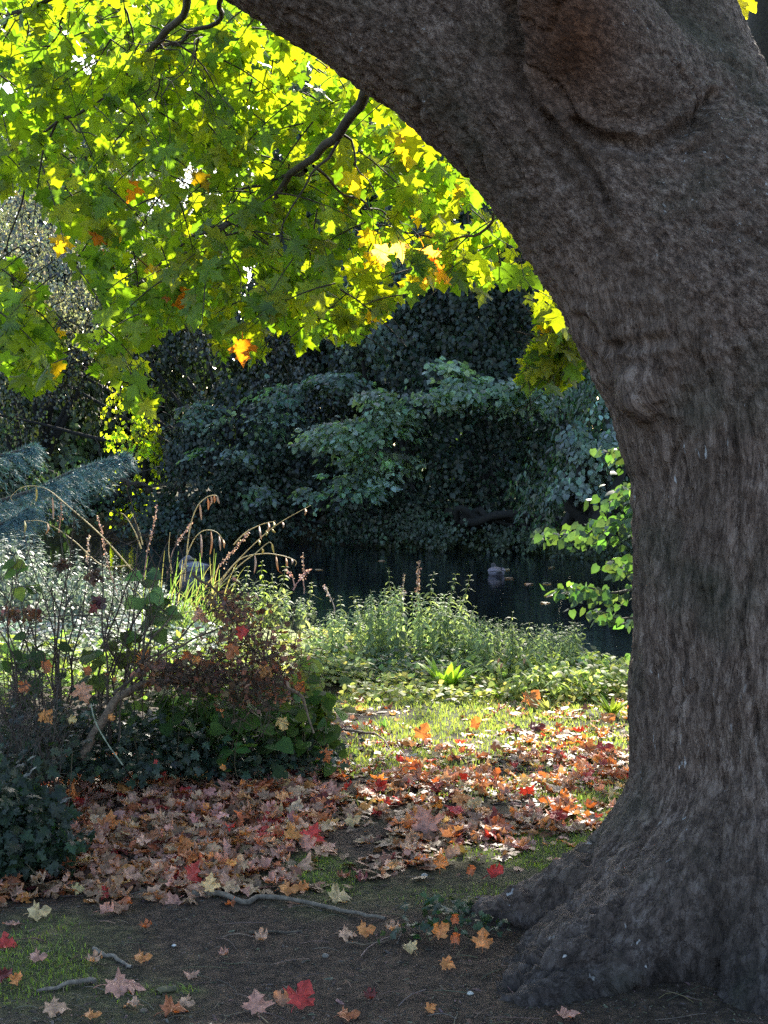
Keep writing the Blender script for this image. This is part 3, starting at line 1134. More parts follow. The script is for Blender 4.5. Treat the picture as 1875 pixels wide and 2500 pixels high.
shrub('lime_bush', 'lower bluish-green spray of leaves at the mouth of the dark hollow', 'bush',
      [(850, 1180, 28.3, .85, .5, .2), (790, 1200, 28.2, .5, .4, .12), (930, 1120, 28.6, .7, .5, .18), (960, 1010, 28.4, .6, .5, .2)], (.15, .21, .18), HEART, .15, M_lime, 1.6, .8, crad=.3, thick=.05, trunk_=False)
shrub('hazel_bush', 'teal-leaved sprays drooping over the dark bushes left of the hollow', 'bush',
      [(640, 1030, 29.8, .9, .5, .18), (720, 960, 30, .8, .5, .16), (540, 1110, 29.8, .7, .5, .18), (820, 930, 30, .6, .5, .15), (590, 1200, 29.5, .7, .4, .15), (500, 1010, 31, .6, .4, .2)],
      (.085, .13, .115), HEART, .14, M_lime, 1.3, .8, crad=.3, thick=.05, trunk_=False)
shrub('ivy_bush', 'upright ivy mass on the far bank below the yellow-leaved bough', 'bush',
      [(985, 590, 31.5, .8, .8, 1.1), (1000, 760, 31.0, .9, .9, 1.3), (880, 740, 32, .9, .8, 1.3), (1080, 700, 31, .8, .8, 1.2)], (.075, .11, .10), HEART, .15, M_far, 1.2, .2)
shrub('laurel_bush', 'glossy dark green laurel with narrow leaves beside the maple trunk', 'bush',
      [(1460, 1040, 25.5, .9, .8, .75), (1380, 1200, 26.0, .9, .7, .6), (1480, 900, 26.5, .8, .7, .6), (1550, 1150, 25.5, .9, .7, .9), (1600, 900, 26, 1, .8, 1.2)],
      (.025, .062, .028), LAUREL, .17, M_glossy, 1.25, .3, crad=.26)
shrub('ivy_bush', 'bluish ivy trails hanging down the laurel beside the maple trunk', 'bush',
      [(1440, 1120, 24.6, .35, .3, .55), (1400, 1060, 24.8, .25, .3, .3), (1500, 1090, 24.5, .35, .3, .25), (1420, 1190, 24.4, .45, .3, .2), (1450, 985, 25, .4, .3, .15)],
      (.12, .17, .16), HEART, .14, M_far, 1.8, .4, crad=.22)
shrub('bush', 'low leafy fringe trailing in the water beyond the duck', 'bush',
      [(1180, 1300, 27.8, 1.4, .6, .30), (1040, 1290, 28.6, 1.2, .6, .32), (1330, 1320, 27.0, 1.0, .5, .28), (1480, 1330, 26.3, 1.0, .5, .3), (1620, 1330, 25.8, 1.2, .5, .4)],
      (.045, .066, .045), SIMPLE, .11, M_far, 1.6, .4, crad=.24)
shrub('bush', 'low leafy fringe trailing in the water at the middle of the far bank', 'bush',
      [(620, 1275, 31.0, 1.2, .6, .40), (480, 1270, 31.3, 1.1, .6, .42), (800, 1280, 30.2, 1.0, .6, .30), (350, 1265, 31.4, 1.0, .6, .42)],
      (.035, .06, .05), SIMPLE, .12, M_far, 1.5, .4, crad=.24)
shrub('ivy_bush', 'dark blue-green bush left of the hollow on the far bank', 'bush',
      [(580, 1080, 31.5, 1.25, 1.0, 1.1), (500, 1120, 31.6, .9, .8, .8), (700, 1080, 32, 1.0, .9, .9)], (.020, .034, .028), HEART, .12, M_far, 1.2, .25)
shrub('hawthorn', 'twiggy near-black tree rising over the far bank left of centre', 'tree',
      [(620, 880, 33, 1.7, 1.0, 1.5), (480, 850, 33.5, 1.4, 1.0, 1.3), (750, 830, 33, 1.5, 1.0, 1.6), (800, 960, 32.5, 1.2, .9, .9), (140, 860, 33.5, 1.5, 1.0, .7), (330, 780, 34, 1.6, 1.0, .8), (100, 1000, 33.5, 1.4, 1.0, .8)],
      (.013, .020, .010), SIMPLE, .12, M_glossy, .85, .2, cull=.05)
shrub('elder_bush', 'sunlit yellow-green bush glowing through a gap at the left of the far bank', 'bush',
      [(340, 1120, 32.6, .5, .4, 1.1), (320, 1180, 32.4, .6, .4, .6), (300, 1040, 33, .5, .4, .7)], (.24, .30, .03), SIMPLE, .15, M_maple, 1.2, .2, crad=.3)
shrub('holly_tree', 'silvery glittering small-leaved tree against the sky at upper left', 'tree',
      [(60, 620, 35, 1.9, 1.2, 2.2), (210, 720, 35, 1.5, 1.1, 1.3), (330, 560, 36, 1.6, 1.2, 1.7), (20, 420, 36, 1.6, 1.2, 1.6), (430, 480, 37, 1.3, 1.0, 1.5), (-150, 700, 34, 1.8, 1.2, 2.5), (250, 330, 38, 2, 1.2, 1.6)],
      (.17, .19, .20), SIMPLE, .11, M_glossy, 1.5, .45, sd=.5)
shrub('bush', 'dark green leafy bush on the far bank under the bright gap', 'bush',
      [(220, 1225, 31.6, 1.0, .8, .6), (110, 1180, 31.6, 1.1, .8, .8), (380, 1245, 31.4, .8, .7, .35), (-60, 1150, 31.6, 1.4, .9, 1.2)], (.028, .048, .026), HEART, .12, M_far, 1.2, .3)

# bare trunks leaning in the gap on the far bank
for lab, ctrl, r0 in (
        ('dark leaning trunk crossing the bright yellow gap on the far bank', [(470, 1290, 32.2), (440, 1180, 32.3), (400, 1090, 32.6), (360, 1020, 32.8), (300, 960, 33)], .10),
        ('thin pale-edged trunk leaning right beside the bright gap', [(445, 1230, 31.6), (455, 1130, 31.6), (475, 1050, 31.8), (500, 990, 32)], .07),
        ('dark low branch reaching left over the far bank', [(360, 1200, 32), (320, 1180, 31.8), (260, 1150, 31.8), (200, 1140, 32)], .09)):
    r_ = thing('leaning_trunk', lab, 'trunk', tuple(P(*ctrl[0])), 'bare trunks in the gap of the far bank')
    pts = curve([P(*q) for q in ctrl], 20, .12, ctrl[0][0])
    v, f = tube(pts, np.linspace(r0, r0 * .4, 20), 8)
    Bag().add(v, f, (1.3, 1.1, 1)).build('trunk', M_branch, r_)
    tb = Bag()
    for q in range(16):
        k = rng.integers(4, 19)
        d0 = norm(rng.normal(size=3) * (1, .3, .8))
        t_ = np.linspace(0, 1, 7)[:, None]
        tw = pts[k] + t_ * d0 * rng.uniform(.4, 1.2) + rng.normal(size=(7, 3)) * .04 * t_
        v, f = tube(tw, np.linspace(r0 * .25, .008, 7), 4)
        tb.add(v, f, (1, 1, 1))
    tb.build('branches', M_branch, r_)

# drooping blue-grey conifer at the left
con = thing('conifer', 'feathery blue-grey conifer boughs drooping into the left edge over the pond', 'tree', tuple(P(-420, 1350, 21)))
v, f = tube(curve([P(-420, 1370, 21), P(-400, 900, 21), P(-380, 300, 21)], 10), np.linspace(.22, .1, 10), 10)
Bag().add(v, f, (1.2, 1, .9)).build('trunk', M_branch, con)
nd = np.array([(0, 0, 0), (.035, .45, 0), (0, 1, 0), (-.035, .45, 0)], float)
ndf = np.array([(0, 1, 2), (0, 2, 3)])
for ctrl, wd, nn, cl_ in (([(-400, 1200, 21), (-100, 1235, 20.6), (60, 1205, 20.4), (180, 1150, 20.4), (318, 1104, 20.4)], .42, 15000, (.10, .17, .19)),
                          ([(-400, 1060, 21), (-100, 1120, 20.8), (30, 1105, 20.8), (85, 1085, 20.8)], .30, 5500, (.10, .17, .19)),
                          ([(-400, 1330, 20.8), (-150, 1330, 20), (-20, 1290, 19.8), (70, 1240, 19.8)], .45, 8000, (.09, .15, .17))):
    pts = curve([P(*q) for q in ctrl], 60)
    v, f = tube(pts, np.linspace(.05, .01, 60), 6)
    Bag().add(v, f, (1, 1, 1)).build('branch', M_branch, con)
    qs, ts = [], []
    for sb_ in range(nn // 55):
        T = rng.random() ** .8
        i_ = min(int(T * 58), 57)
        ax0 = norm(pts[i_ + 1] - pts[i_])
        L = wd * (1 - T ** 3 * .75) * rng.uniform(.5, 2.3)
        d0 = norm(ax0 * .9 + np.array([rng.normal() * .15, rng.normal() * .7, -.25 + rng.normal() * .2]))
        u_ = rng.random(55)[:, None]
        cpt = pts[i_] + d0 * L * u_ + np.array([0, 0, -1]) * L * (u_ ** 2) * .55
        sd_ = rng.normal(size=(55, 3)) * .5
        qs.append(cpt)
        ts.append(norm(d0 + np.array([0, 0, -.8]) * u_ + sd_))
    q, t_ = np.concatenate(qs), np.concatenate(ts)
    m2 = len(q)
    v, f = inst(nd, ndf, q, frames(t_, rng.normal(size=(m2, 3)) + (0, -.5, .6)), rng.uniform(.05, .12, m2))
    Bag().add(v, f, rep(jit(np.array(cl_) * (1.0, 1.05, 1.0), .3, m2), 4)).build('needles', M_needle, con)

# ------------------------------------------------------------------ lime bough hanging over the near water beside the trunk
lime = thing('lime_tree', 'lit heart-leaved boughs over the water at the left edge of the maple trunk', 'tree', tuple(P(1900, 1560, 13.6)))
v, f = tube(curve([P(1900, 1640, 14), P(1880, 1200, 14), P(1850, 600, 14)], 12), np.linspace(.2, .1, 12), 10)
Bag().add(v, f, (1.5, 1.4, 1.3)).build('trunk', M_branch, lime)
for ctrl, n_, drop in (([(1880, 1080, 13.8), (1680, 1100, 13.4), (1560, 1090, 13.2), (1470, 1110, 13.1)], 90, 70),
                       ([(1880, 1230, 13.8), (1700, 1240, 13.4), (1560, 1250, 13.1), (1440, 1295, 12.9), (1352, 1308, 12.8)], 190, 55),
                       ([(1880, 1180, 13.8), (1700, 1200, 13.4), (1560, 1190, 13.2), (1470, 1240, 13.2)], 130, 60),
                       ([(1880, 1350, 13.8), (1700, 1340, 13.4), (1560, 1370, 13.1), (1480, 1400, 12.9)], 80, 35),
                       ([(1880, 1440, 13.6), (1680, 1430, 13.2), (1520, 1440, 12.9), (1400, 1440, 12.7), (1390, 1435, 12.7)], 130, 30),
                       ([(1880, 1500, 13.6), (1650, 1500, 13.2), (1520, 1510, 13.0), (1450, 1490, 12.9)], 60, 40)):
    pts = curve([P(*q) for q in ctrl], 40, .06, ctrl[0][1])
    v, f = tube(pts, np.linspace(.025, .004, 40), 6)
    Bag().add(v, f, (1.4, 1.3, 1.1)).build('branch', M_branch, lime)
    n_ = int(n_ * 1.6)
    T = rng.random(n_) ** .8
    i_ = np.minimum((T * 39).astype(int), 38)
    q = pts[i_] + np.stack([rng.normal(size=n_) * .10, rng.normal(size=n_) * .22, -np.abs(rng.normal(size=n_)) * drop * .0037 * (1.15 - T) + .04], -1)
    t_ = norm(np.stack([-.5 + rng.normal(size=n_) * .6, rng.normal(size=n_) * .5, -.55 + rng.normal(size=n_) * .3], -1))
    nr = norm(np.stack([rng.normal(size=n_) * .45, -.55 + rng.normal(size=n_) * .5, .75 + rng.normal(size=n_) * .2], -1))
    v, f = inst(*HEART, q, frames(t_, nr), rng.uniform(.06, .105, n_))
    Bag().add(v, f, rep(jit((.048, .085, .042), .35, n_), len(HEART[0]))).build('leaves', M_lime, lime)

# second dark trunk beyond the maple, at the top right corner
dt = thing('dark_trunk', 'near-black trunk standing behind the maple in the top right corner', 'tree', tuple(P(1960, 1800, 9.5)))
v, f = tube(curve([P(2010, 1730, 9.5), P(1990, 1000, 9.5), P(1965, 400, 9.5), P(1930, -150, 9.5), P(1900, -500, 9.5)], 30, .05, 4), np.linspace(.42, .26, 30), 20)
v = v + norm(v - np.array([3.0, 9.5, 2])) * (fbm(v * (9, 9, 2), 3)[:, None] * .05)
Bag().add(v, f, (.45, .45, .42)).build('trunk', M_branch, dt)

# ------------------------------------------------------------------ ducks
M_feather = wood_material('feathers', (.75, .75, .75), (1, 1, 1), 120, .6)


def duck(label, px0, py0, D0, heading, s_, cols, tuck):
    loc = P(px0, py0, D0)
    loc[2] = WZ
    # rings: (y forward, z, half width, half height)
    rings = [(-.235, .085, .008, .006), (-.21, .075, .04, .018), (-.16, .055, .085, .05), (-.08, .045, .125, .085), (0, .045, .14, .10), (.08, .05, .13, .098), (.14, .065, .10, .085),
             (.165, .095, .062, .06), (.17, .125, .046, .045)]
    if tuck:
        rings += [(.13, .155, .045, .04), (.10, .175, .05, .045), (.06, .175, .042, .036), (.03, .165, .016, .012), (-.01, .158, .012, .007)]
    else:
        rings += [(.175, .135, .042, .038), (.185, .155, .048, .042), (.22, .158, .042, .036), (.245, .15, .018, .014), (.285, .143, .014, .006)]
    m = 14
    a = np.arange(m) / m * 2 * np.pi
    V_, C_ = [], []
    pc = np.array([(r_[0], r_[1]) for r_ in rings])
    tg = np.gradient(pc, axis=0)
    tg /= np.linalg.norm(tg, axis=1)[:, None]
    for k, r_ in enumerate(rings):
        if tuck and k > 8:
            tg[k] = (-1, 0)
        ny_, nz_ = -tg[k][1], tg[k][0]
        for t_ in a:
            V_.append((np.cos(t_) * r_[2], r_[0] + np.sin(t_) * r_[3] * ny_, r_[1] + np.sin(t_) * r_[3] * nz_))
            hd = k >= 7
            col_ = cols[1] if hd else cols[0]
            if not hd and np.sin(t_) > .75 and k > 1:
                col_ = tuple(np.array(cols[0]) * .35)
            if k < 2:
                col_ = (.05, .05, .06)
            if k >= len(rings) - 2:
                col_ = (.25, .22, .12)
            C_.append(col_)
    i_, j_ = np.meshgrid(np.arange(len(rings) - 1), np.arange(m), indexing='ij')
    F_ = np.stack([i_ * m + j_, i_ * m + (j_ + 1) % m, (i_ + 1) * m + (j_ + 1) % m, (i_ + 1) * m + j_], -1).reshape(-1, 4)
    V_ = np.array(V_) * s_
    ch, sh = math.cos(heading), math.sin(heading)
    Rz = np.array([[ch, -sh, 0], [sh, ch, 0], [0, 0, 1]])
    r_ = thing('duck', label, 'duck', tuple(loc))
    o_ = Bag().add(V_ @ Rz.T + loc, F_, np.array(C_)).build('body', M_feather, r_)
    md_ = o_.modifiers.new('s', 'SUBSURF')
    md_.levels = md_.render_levels = 2
    for sx in (-1, 1):                                  # folded wings
        wv = [(sx * .105, .08, .11), (sx * .145, .04, .075), (sx * .145, -.06, .07), (sx * .10, -.15, .085), (sx * .035, -.215, .105), (sx * .06, -.12, .125), (sx * .085, -.02, .135)]
        wv = np.array(wv + [(sx * .115, -.04, .118)]) * s_ * (1.04, 1, 1)
        wf = np.array([(k, (k + 1) % 7, 7) for k in range(7)])
        Bag().add(wv @ Rz.T + loc, wf, np.array(cols[2])).build('wing', M_feather, r_)


duck('grey-bodied duck with a dark head, floating alone on the open dark water', 1212, 1408, 22.4, math.radians(12), .92, ((.16, .15, .20), (.012, .012, .016), (.11, .10, .14)), False)
duck('pale grey duck half hidden behind the sedge stalks on the left', 475, 1398, 23.0, math.radians(72), 1.25, ((.20, .21, .27), (.12, .12, .16), (.17, .18, .24)), True)

# floating leaves on the pond
fl = [(1338, 1384, 'small'), (1340, 1424, 'tiny pale'), (1295, 1424, 'tiny tan'), (1320, 1470, 'tiny tan'), (1240, 1390, 'tiny yellow'), (935, 1368, 'small pinkish'), (1332, 1452, 'tiny grey'),
      (1460, 1388, 'tiny pale green'), (1245, 1410, 'tiny brown'), (770, 1390, 'tiny ochre')]
for k, (a, b_, w_) in enumerate(fl):
    q = G(a, b_, WZ + .012)
    o = Bag().add(*inst(maple(False, .05, .1, 0, .1, k, 0)[0], maple(False, .05, .1, 0, .1, k, 0)[1], np.zeros((1, 3)), frames(np.array([[math.cos(k * 2.1), math.sin(k * 2.1), 0]]), np.array([[0, 0, 1.0]])), .13),
                  [(.45, .34, .2), (.6, .5, .3), (.4, .25, .15)][k % 3]).build('floating_leaf', M_litter)
    o.location = q
    near_ = ['right of the duck, highest of the drifting specks', 'just right of and below the duck', 'directly below the duck', 'low on the water, well below the duck', 'touching the right side of the duck ripples',
             'on open water left of the duck under the far bank', 'below and right of the duck, amid other specks', 'close to the lime boughs on the right', 'at the right flank of the duck', 'behind the dry stalks at the nettles'][k]
    tag(o, w_ + ' leaf floating ' + near_, 'leaf', 'leaves drifting on the pond')

# ------------------------------------------------------------------ near bank plants
def gptv(px, py):
    d = FW[None] * 3500 + UP[None] * (1250 - py)[:, None]
    d[:, 0] += px - 937.5
    z = np.zeros(len(px))
    for _ in range(4):
        q = CAM + d * ((z - CAM_H) / d[:, 2])[:, None]
        z = ground_z(q[:, 0], q[:, 1])
    q[:, 2] = z
    return q


def gpt(px, py):
    """point on the ground seen at a photo pixel"""
    z = 0.0
    for _ in range(5):
        q = G(px, py, z)
        z = float(ground_z(q[0], q[1]))
    return np.array([q[0], q[1], z])


def nettle_geo(h, seed, lean=(0, 0), col=(.185, .235, .13), dry=0):
    r = np.random.default_rng(seed)
    n = int(h / .040)
    t = np.linspace(0, 1, 12)
    stem = np.stack([lean[0] * t ** 1.6 + .012 * np.sin(t * 7 + seed), lean[1] * t ** 1.6, h * t], -1)
    bs = Bag()
    v, f = tube(stem, np.linspace(.0035, .0012, 12), 4)
    bs.add(v, f, np.array(col) * 1.2)
    pos_, tp, nr, sz, cl = [], [], [], [], []
    z = h * r.uniform(.08, .2)
    a = r.uniform(0, 3)
    while z < h:
        u = z / h
        L = (.085 * (1 - u) ** .55 + .018) * r.uniform(.8, 1.15) * (1 if u > .25 else .8)
        p0 = np.array([np.interp(u, t, stem[:, k]) for k in range(3)])
        for s_ in (0, np.pi) if r.random() < .85 else (0,):
            d = np.array([np.cos(a + s_), np.sin(a + s_), r.uniform(-.75, -.2) + 1.1 * u ** 6])
            pos_.append(p0 + norm(d) * L * .25)
            tp.append(d)
            nr.append([-d[0] * .2 + r.normal() * .2, -d[1] * .2 + r.normal() * .2, 1])
            sz.append(L)
            cl.append(np.array(col) * np.exp(r.normal() * .25) * (1 + .35 * u))
            # flower tassels / small axil leaves
            if r.random() < .7:
                d2 = np.array([np.cos(a + s_ + .7), np.sin(a + s_ + .7), -.5])
                pos_.append(p0)
                tp.append(d2)
                nr.append([r.normal() * .3, r.normal() * .3, 1])
                sz.append(L * .55)
                cl.append(np.array(col) * np.exp(r.normal() * .25))
        a += np.pi / 2 + r.normal() * .2
        z += (.052 * (1 - u) ** .5 + .014) * r.uniform(.8, 1.2)
    pos_, tp, nr, sz, cl = map(np.array, (pos_, tp, nr, sz, cl))
    v, f = inst(*LANCE, pos_, frames(tp, nr), sz)
    bl = Bag()
    bl.add(v, f, rep(cl, len(LANCE[0])))
    return bs, bl


def merge(dst, src, R_, loc, s_=1.0, tint=1.0):
    for V_, C_ in ((np.concatenate(src.V), np.concatenate(src.C)),):
        off = 0
        F3 = np.concatenate(src.T) if src.T else None
        F4 = np.concatenate(src.Q) if src.Q else None
        W_ = (V_ * s_) @ R_.T + loc
        if F3 is not None and F4 is not None:
            dst.add(W_, F3, C_ * tint)
            dst.Q.append(F4 + dst.n - len(W_))
        elif F3 is not None:
            dst.add(W_, F3, C_ * tint)
        else:
            dst.add(W_, F4, C_ * tint)


def rotz(a):
    return np.array([[math.cos(a), -math.sin(a), 0], [math.sin(a), math.cos(a), 0], [0, 0, 1]])


GREEN1, SILV = (.175, .20, .105), (.13, .16, .125)
vari = [nettle_geo(h_, 100 + k, (rng.normal() * .05, rng.normal() * .05)) for k, h_ in enumerate((.45, .5, .55, .6, .65, .7, .75, .5))]
varis = [nettle_geo(h_, 200 + k, (rng.normal() * .10, rng.normal() * .08), SILV) for k, h_ in enumerate((.55, .65, .75, .85, .6))]


def nettle_patch(name, label, spots, vs, mat=M_herb, tint=1.0):
    bag = Bag()
    for (x, y, h_) in spots:
        s_, l_ = vs[rng.integers(len(vs))]
        hh = np.concatenate(s_.V)[:, 2].max()
        k = h_ / hh
        R2 = rotz(rng.uniform(0, 6.28))
        tl = np.exp(rng.normal() * .15) * tint
        loc = np.array([x, y, float(ground_z(x, y)) - .02])
        merge(bag, s_, R2, loc, k, tl)
        merge(bag, l_, R2, loc, k, tl)
    return tag(bag.build(name, mat), label, None, None, 'stuff')


def spots_line(px0, px1, top, basepy, n, jd=.6, hj=.12):
    """top(px) gives the photo height of the plant tops"""
    out = []
    for _ in range(n):
        px_ = rng.uniform(px0, px1)
        b_ = gpt(px_, basepy + rng.normal() * 4)
        y = b_[1] + rng.uniform(-jd, jd * .6)
        x = (px_ - 937.5) / 3500 * y
        h_ = CAM_H + (1100 - top(px_)) / 3500 * y - float(ground_z(x, y))
        h_ *= .95 - abs(rng.normal()) * hj * 1.8
        if h_ > .12:
            out.append((x, y, h_))
    return out


def ip(xs, ys):
    return lambda p: float(np.interp(p, xs, ys))


nettle_patch('nettles', 'green nettle thicket at the water edge left of the pond view',
             spots_line(545, 775, ip([545, 600, 640, 700, 760, 780], [1440, 1410, 1400, 1425, 1450, 1500]), 1575, 75), vari, M_herb, 1.0)
nettle_patch('nettles', 'pale green nettle thicket in the middle of the bank in front of the pond',
             spots_line(740, 1170, ip([740, 800, 900, 950, 1050, 1130, 1170], [1520, 1480, 1440, 1410, 1420, 1435, 1500]), 1615, 150), vari, M_herb, 1.0)
nettle_patch('nettles', 'lower darker nettle thicket nearest the maple trunk',
             spots_line(1110, 1430, ip([1110, 1180, 1260, 1330, 1420, 1435], [1480, 1480, 1500, 1505, 1500, 1570]), 1635, 130), vari, M_herb, .85)
nettle_patch('nettles', 'silvery sunlit tangle of nettles and herbs at the left above the dead shrub',
             spots_line(-80, 420, ip([-80, 60, 200, 330, 430], [1290, 1275, 1320, 1370, 1420]), 1500, 210, 1.6, .22), varis, M_silver, 1.0)
nettle_patch('nettles', 'soft green herbs at the foot of the sedge tuft',
             spots_line(380, 560, ip([380, 460, 560], [1440, 1460, 1490]), 1560, 60, .8), vari, M_herb, 1.0)

# single tall spires that stand out
spires = [
    (643, 1368, 1585, 0, 'tallest yellow-green nettle spire in the left thicket'), (577, 1385, 1582, -4, 'slim nettle spire at the left end of the left thicket'),
    (603, 1383, 1582, 3, 'nettle spire just left of the tallest one in the left thicket'), (690, 1378, 1585, 8, 'nettle spire right of the tallest one in the left thicket'),
    (664, 1400, 1585, 0, 'short nettle spire in the right part of the left thicket'), (757, 1420, 1590, 12, 'nettle spire leaning right at the right end of the left thicket'),
    (953, 1384, 1610, 0, 'tall nettle spire left of the brown dead stalk'), (1056, 1398, 1610, 6, 'tall nettle spire just right of the brown dead stalk'),
    (1105, 1402, 1612, 8, 'tall straight nettle spire second from the right of the middle thicket'), (1137, 1402, 1612, 10, 'right-hand tall nettle spire of the middle thicket'),
    (905, 1440, 1612, -4, 'nettle spire rising at the left shoulder of the middle thicket'), (868, 1450, 1612, -2, 'short nettle spire near the left end of the middle thicket'),
    (835, 1455, 1612, -3, 'leftmost small nettle spire of the middle thicket'), (1153, 1480, 1615, 16, 'nettle leaning out right from the middle thicket'),
    (1250, 1492, 1630, 2, 'tallest nettle spire in the thicket nearest the trunk'), (1215, 1518, 1630, -3, 'nettle left of the tallest spire in the thicket nearest the trunk'),
    (1287, 1520, 1632, 3, 'nettle just right of the tallest spire nearest the trunk'), (1332, 1525, 1632, 5, 'bushy nettle in the right part of the thicket nearest the trunk'),
    (1395, 1520, 1636, 8, 'nettle standing against the dark water at the right end of the thicket'), (1428, 1570, 1640, 10, 'short nettle at the far right end of the thicket nearest the trunk')]
for k, (px_, tp_, bs_, lean, lab) in enumerate(spires):
    b_ = gpt(px_, bs_ + 6)
    h_ = CAM_H + (1100 - tp_) / 3500 * b_[1] - b_[2]
    s_, l_ = nettle_geo(h_, 300 + k, (lean * .008, rng.normal() * .02), GREEN1 if k != 0 else (.16, .20, .05))
    r_ = thing('nettle_plant', lab, 'nettle', tuple(b_ - (lean * .006, 0, 0)), 'nettle spires above the thickets')
    loc = np.array(r_.location)
    for bg, nm in ((s_, 'stem'), (l_, 'leaves')):
        bg.V = [q + loc for q in bg.V]
        bg.build(nm, M_herb, r_)


# seed stalks of dock, dry
def seed_stalk(label, ctrl, D0, col, dens=1.0, rad=.013, start=.40, group='dry seed stalks above the bank plants'):
    pts = curve([P(a, b_, D0) for a, b_ in ctrl], 26, .01, ctrl[0][0])
    r_ = thing('seed_stalk', label, 'stalk', tuple(pts[0]), group)
    v, f = tube(pts, np.linspace(.0055, .002, 26), 5)
    Bag().add(v, f, np.array(col) * .8).build('stem', M_dry, r_)
    n = int(85 * dens)
    T = start + (1 - start) * rng.random(n)
    i_ = T * 25
    q = np.stack([np.interp(i_, np.arange(26), pts[:, k]) for k in range(3)], -1)
    cl_ = .6 + .4 * np.sin(T * 60)
    q = q + rng.normal(size=(n, 3)) * rad * cl_[:, None] * (1.15 - .6 * (T - start) / (1 - start))[:, None]
    v, f = inst(*SIMPLE, q, frames(rng.normal(size=(n, 3)) + (0, 0, -.4), rng.normal(size=(n, 3))), rng.uniform(.008, .020, n))
    Bag().add(v, f, rep(jit(col, .25, n), 6)).build('seed_head', M_dry, r_)


PK = (.55, .38, .34)
for lab, ctrl, D0, col, dn in (
        ('pinkish dry dock spike standing high at the far left of the pond', [(352, 1420), (358, 1360), (372, 1300), (382, 1232)], 13.2, PK, 1.0),
        ('dense pinkish seed spike leaning left above the silvery nettles', [(300, 1480), (268, 1400), (255, 1330), (238, 1258)], 13, PK, 1.5),
        ('short pale seed spike beside the leaning pinkish spike', [(222, 1400), (214, 1360), (218, 1305)], 12.6, (.6, .48, .42), .7),
        ('small rusty seed spike at the upper left of the silvery nettles', [(145, 1300), (147, 1265), (150, 1228)], 12.6, (.5, .30, .2), .5),
        ('pinkish seed stalk slanting right low across the sedge stems', [(500, 1440), (530, 1390), (565, 1352), (607, 1296)], 12.4, PK, 1.2),
        ('pinkish seed stalk slanting up left of the arching sedge', [(408, 1400), (425, 1340), (450, 1300), (470, 1275)], 12.3, PK, 1.0),
        ('thin seed spike standing over the right of the left nettle thicket', [(742, 1450), (742, 1400), (740, 1352)], 12.2, (.40, .28, .26), .5),
        ('forked pinkish seed stalk leaning right beyond the left nettle thicket', [(715, 1440), (735, 1410), (757, 1388)], 12.0, (.5, .33, .36), .7),
        ('curled pink stalk tip over the right of the left nettle thicket', [(718, 1430), (712, 1405), (700, 1390)], 12.0, (.55, .36, .34), .4),
        ('curly grey dead stalk against the water between two nettle thickets', [(818, 1500), (812, 1470), (800, 1448), (792, 1428)], 11.6, (.45, .40, .42), .6),
        ('brown dead dock stalk rising from the middle nettle thicket', [(1020, 1520), (1018, 1460), (1022, 1410), (1024, 1368)], 11.2, (.36, .25, .21), 1.8),
        ('thin grey dead stalk just left of the brown dock stalk', [(985, 1500), (984, 1450), (986, 1402)], 11.3, (.36, .32, .31), .7)):
    seed_stalk(lab, ctrl, D0, col, dn)

# pendulous sedge tuft
sed = thing('sedge_tuft', 'tuft of arching sedge with hanging dry spikes at the water edge', 'sedge', tuple(gpt(470, 1560)))
sb = Bag()
for k in range(90):
    a0 = rng.normal() * .6
    L = rng.uniform(.3, .85)
    t = np.linspace(0, 1, 7)
    dx = a0 * .5 + .15
    b0 = np.array(sed.location) + (rng.normal() * .16, rng.normal() * .12, 0)
    pts = b0 + np.stack([dx * L * t ** 1.4, rng.normal() * .15 * t, L * (t - .45 * abs(dx) * 1.8 * t ** 3)], -1)
    w_ = .008 * (1 - t) + .001
    V_ = np.concatenate([pts - np.array([1, .2, 0]) * w_[:, None], pts + np.array([1, .2, 0]) * w_[:, None]])
    F_ = np.array([(i, i + 7, i + 8, i + 1) for i in range(6)])
    sb.add(V_, F_, jit((.13, .19, .06) if rng.random() < .6 else (.30, .27, .13), .25, 1)[0])
sb.build('blades', M_herb, sed)
DS = 12.2
stalks = [
    ([(450, 1420), (462, 1300), (480, 1240), (505, 1214), (528, 1210), (535, 1228)], [(488, 1232, 1270), (507, 1216, 1245), (515, 1212, 1235), (522, 1210, 1228), (530, 1212, 1230)]),
    ([(440, 1440), (452, 1370), (475, 1315), (500, 1295), (530, 1300), (550, 1328)], [(490, 1305, 1362), (515, 1298, 1355), (535, 1308, 1345), (545, 1318, 1338)]),
    ([(500, 1470), (560, 1390), (640, 1310), (690, 1272), (758, 1234)], [(665, 1292, 1300), (690, 1275, 1288), (632, 1318, 1332), (745, 1242, 1258), (650, 1296, 1308)]),
    ([(510, 1460), (580, 1385), (625, 1350), (658, 1324), (668, 1345)], [(640, 1340, 1352), (664, 1328, 1350)]),
    ([(520, 1450), (580, 1370), (640, 1352), (690, 1357), (722, 1370), (720, 1382)], [(674, 1356, 1395), (698, 1362, 1385), (712, 1365, 1378), (622, 1356, 1400)]),
    ([(570, 1330), (600, 1300), (640, 1280), (672, 1272)], [(668, 1274, 1290), (655, 1276, 1300), (633, 1284, 1318)]),
    ([(330, 1400), (250, 1310), (160, 1230), (110, 1192), (60, 1188), (28, 1210), (30, 1225)], [(128, 1215, 1270), (88, 1190, 1225)]),
    ([(320, 1380), (250, 1380), (180, 1320), (110, 1275), (60, 1272)], [(116, 1278, 1305), (60, 1272, 1300)]),
    ([(345, 1340), (330, 1300), (308, 1262), (295, 1252)], []),
    ([(420, 1400), (412, 1350), (415, 1300)], []),
    ([(348, 1330), (338, 1290), (320, 1250)], [])]
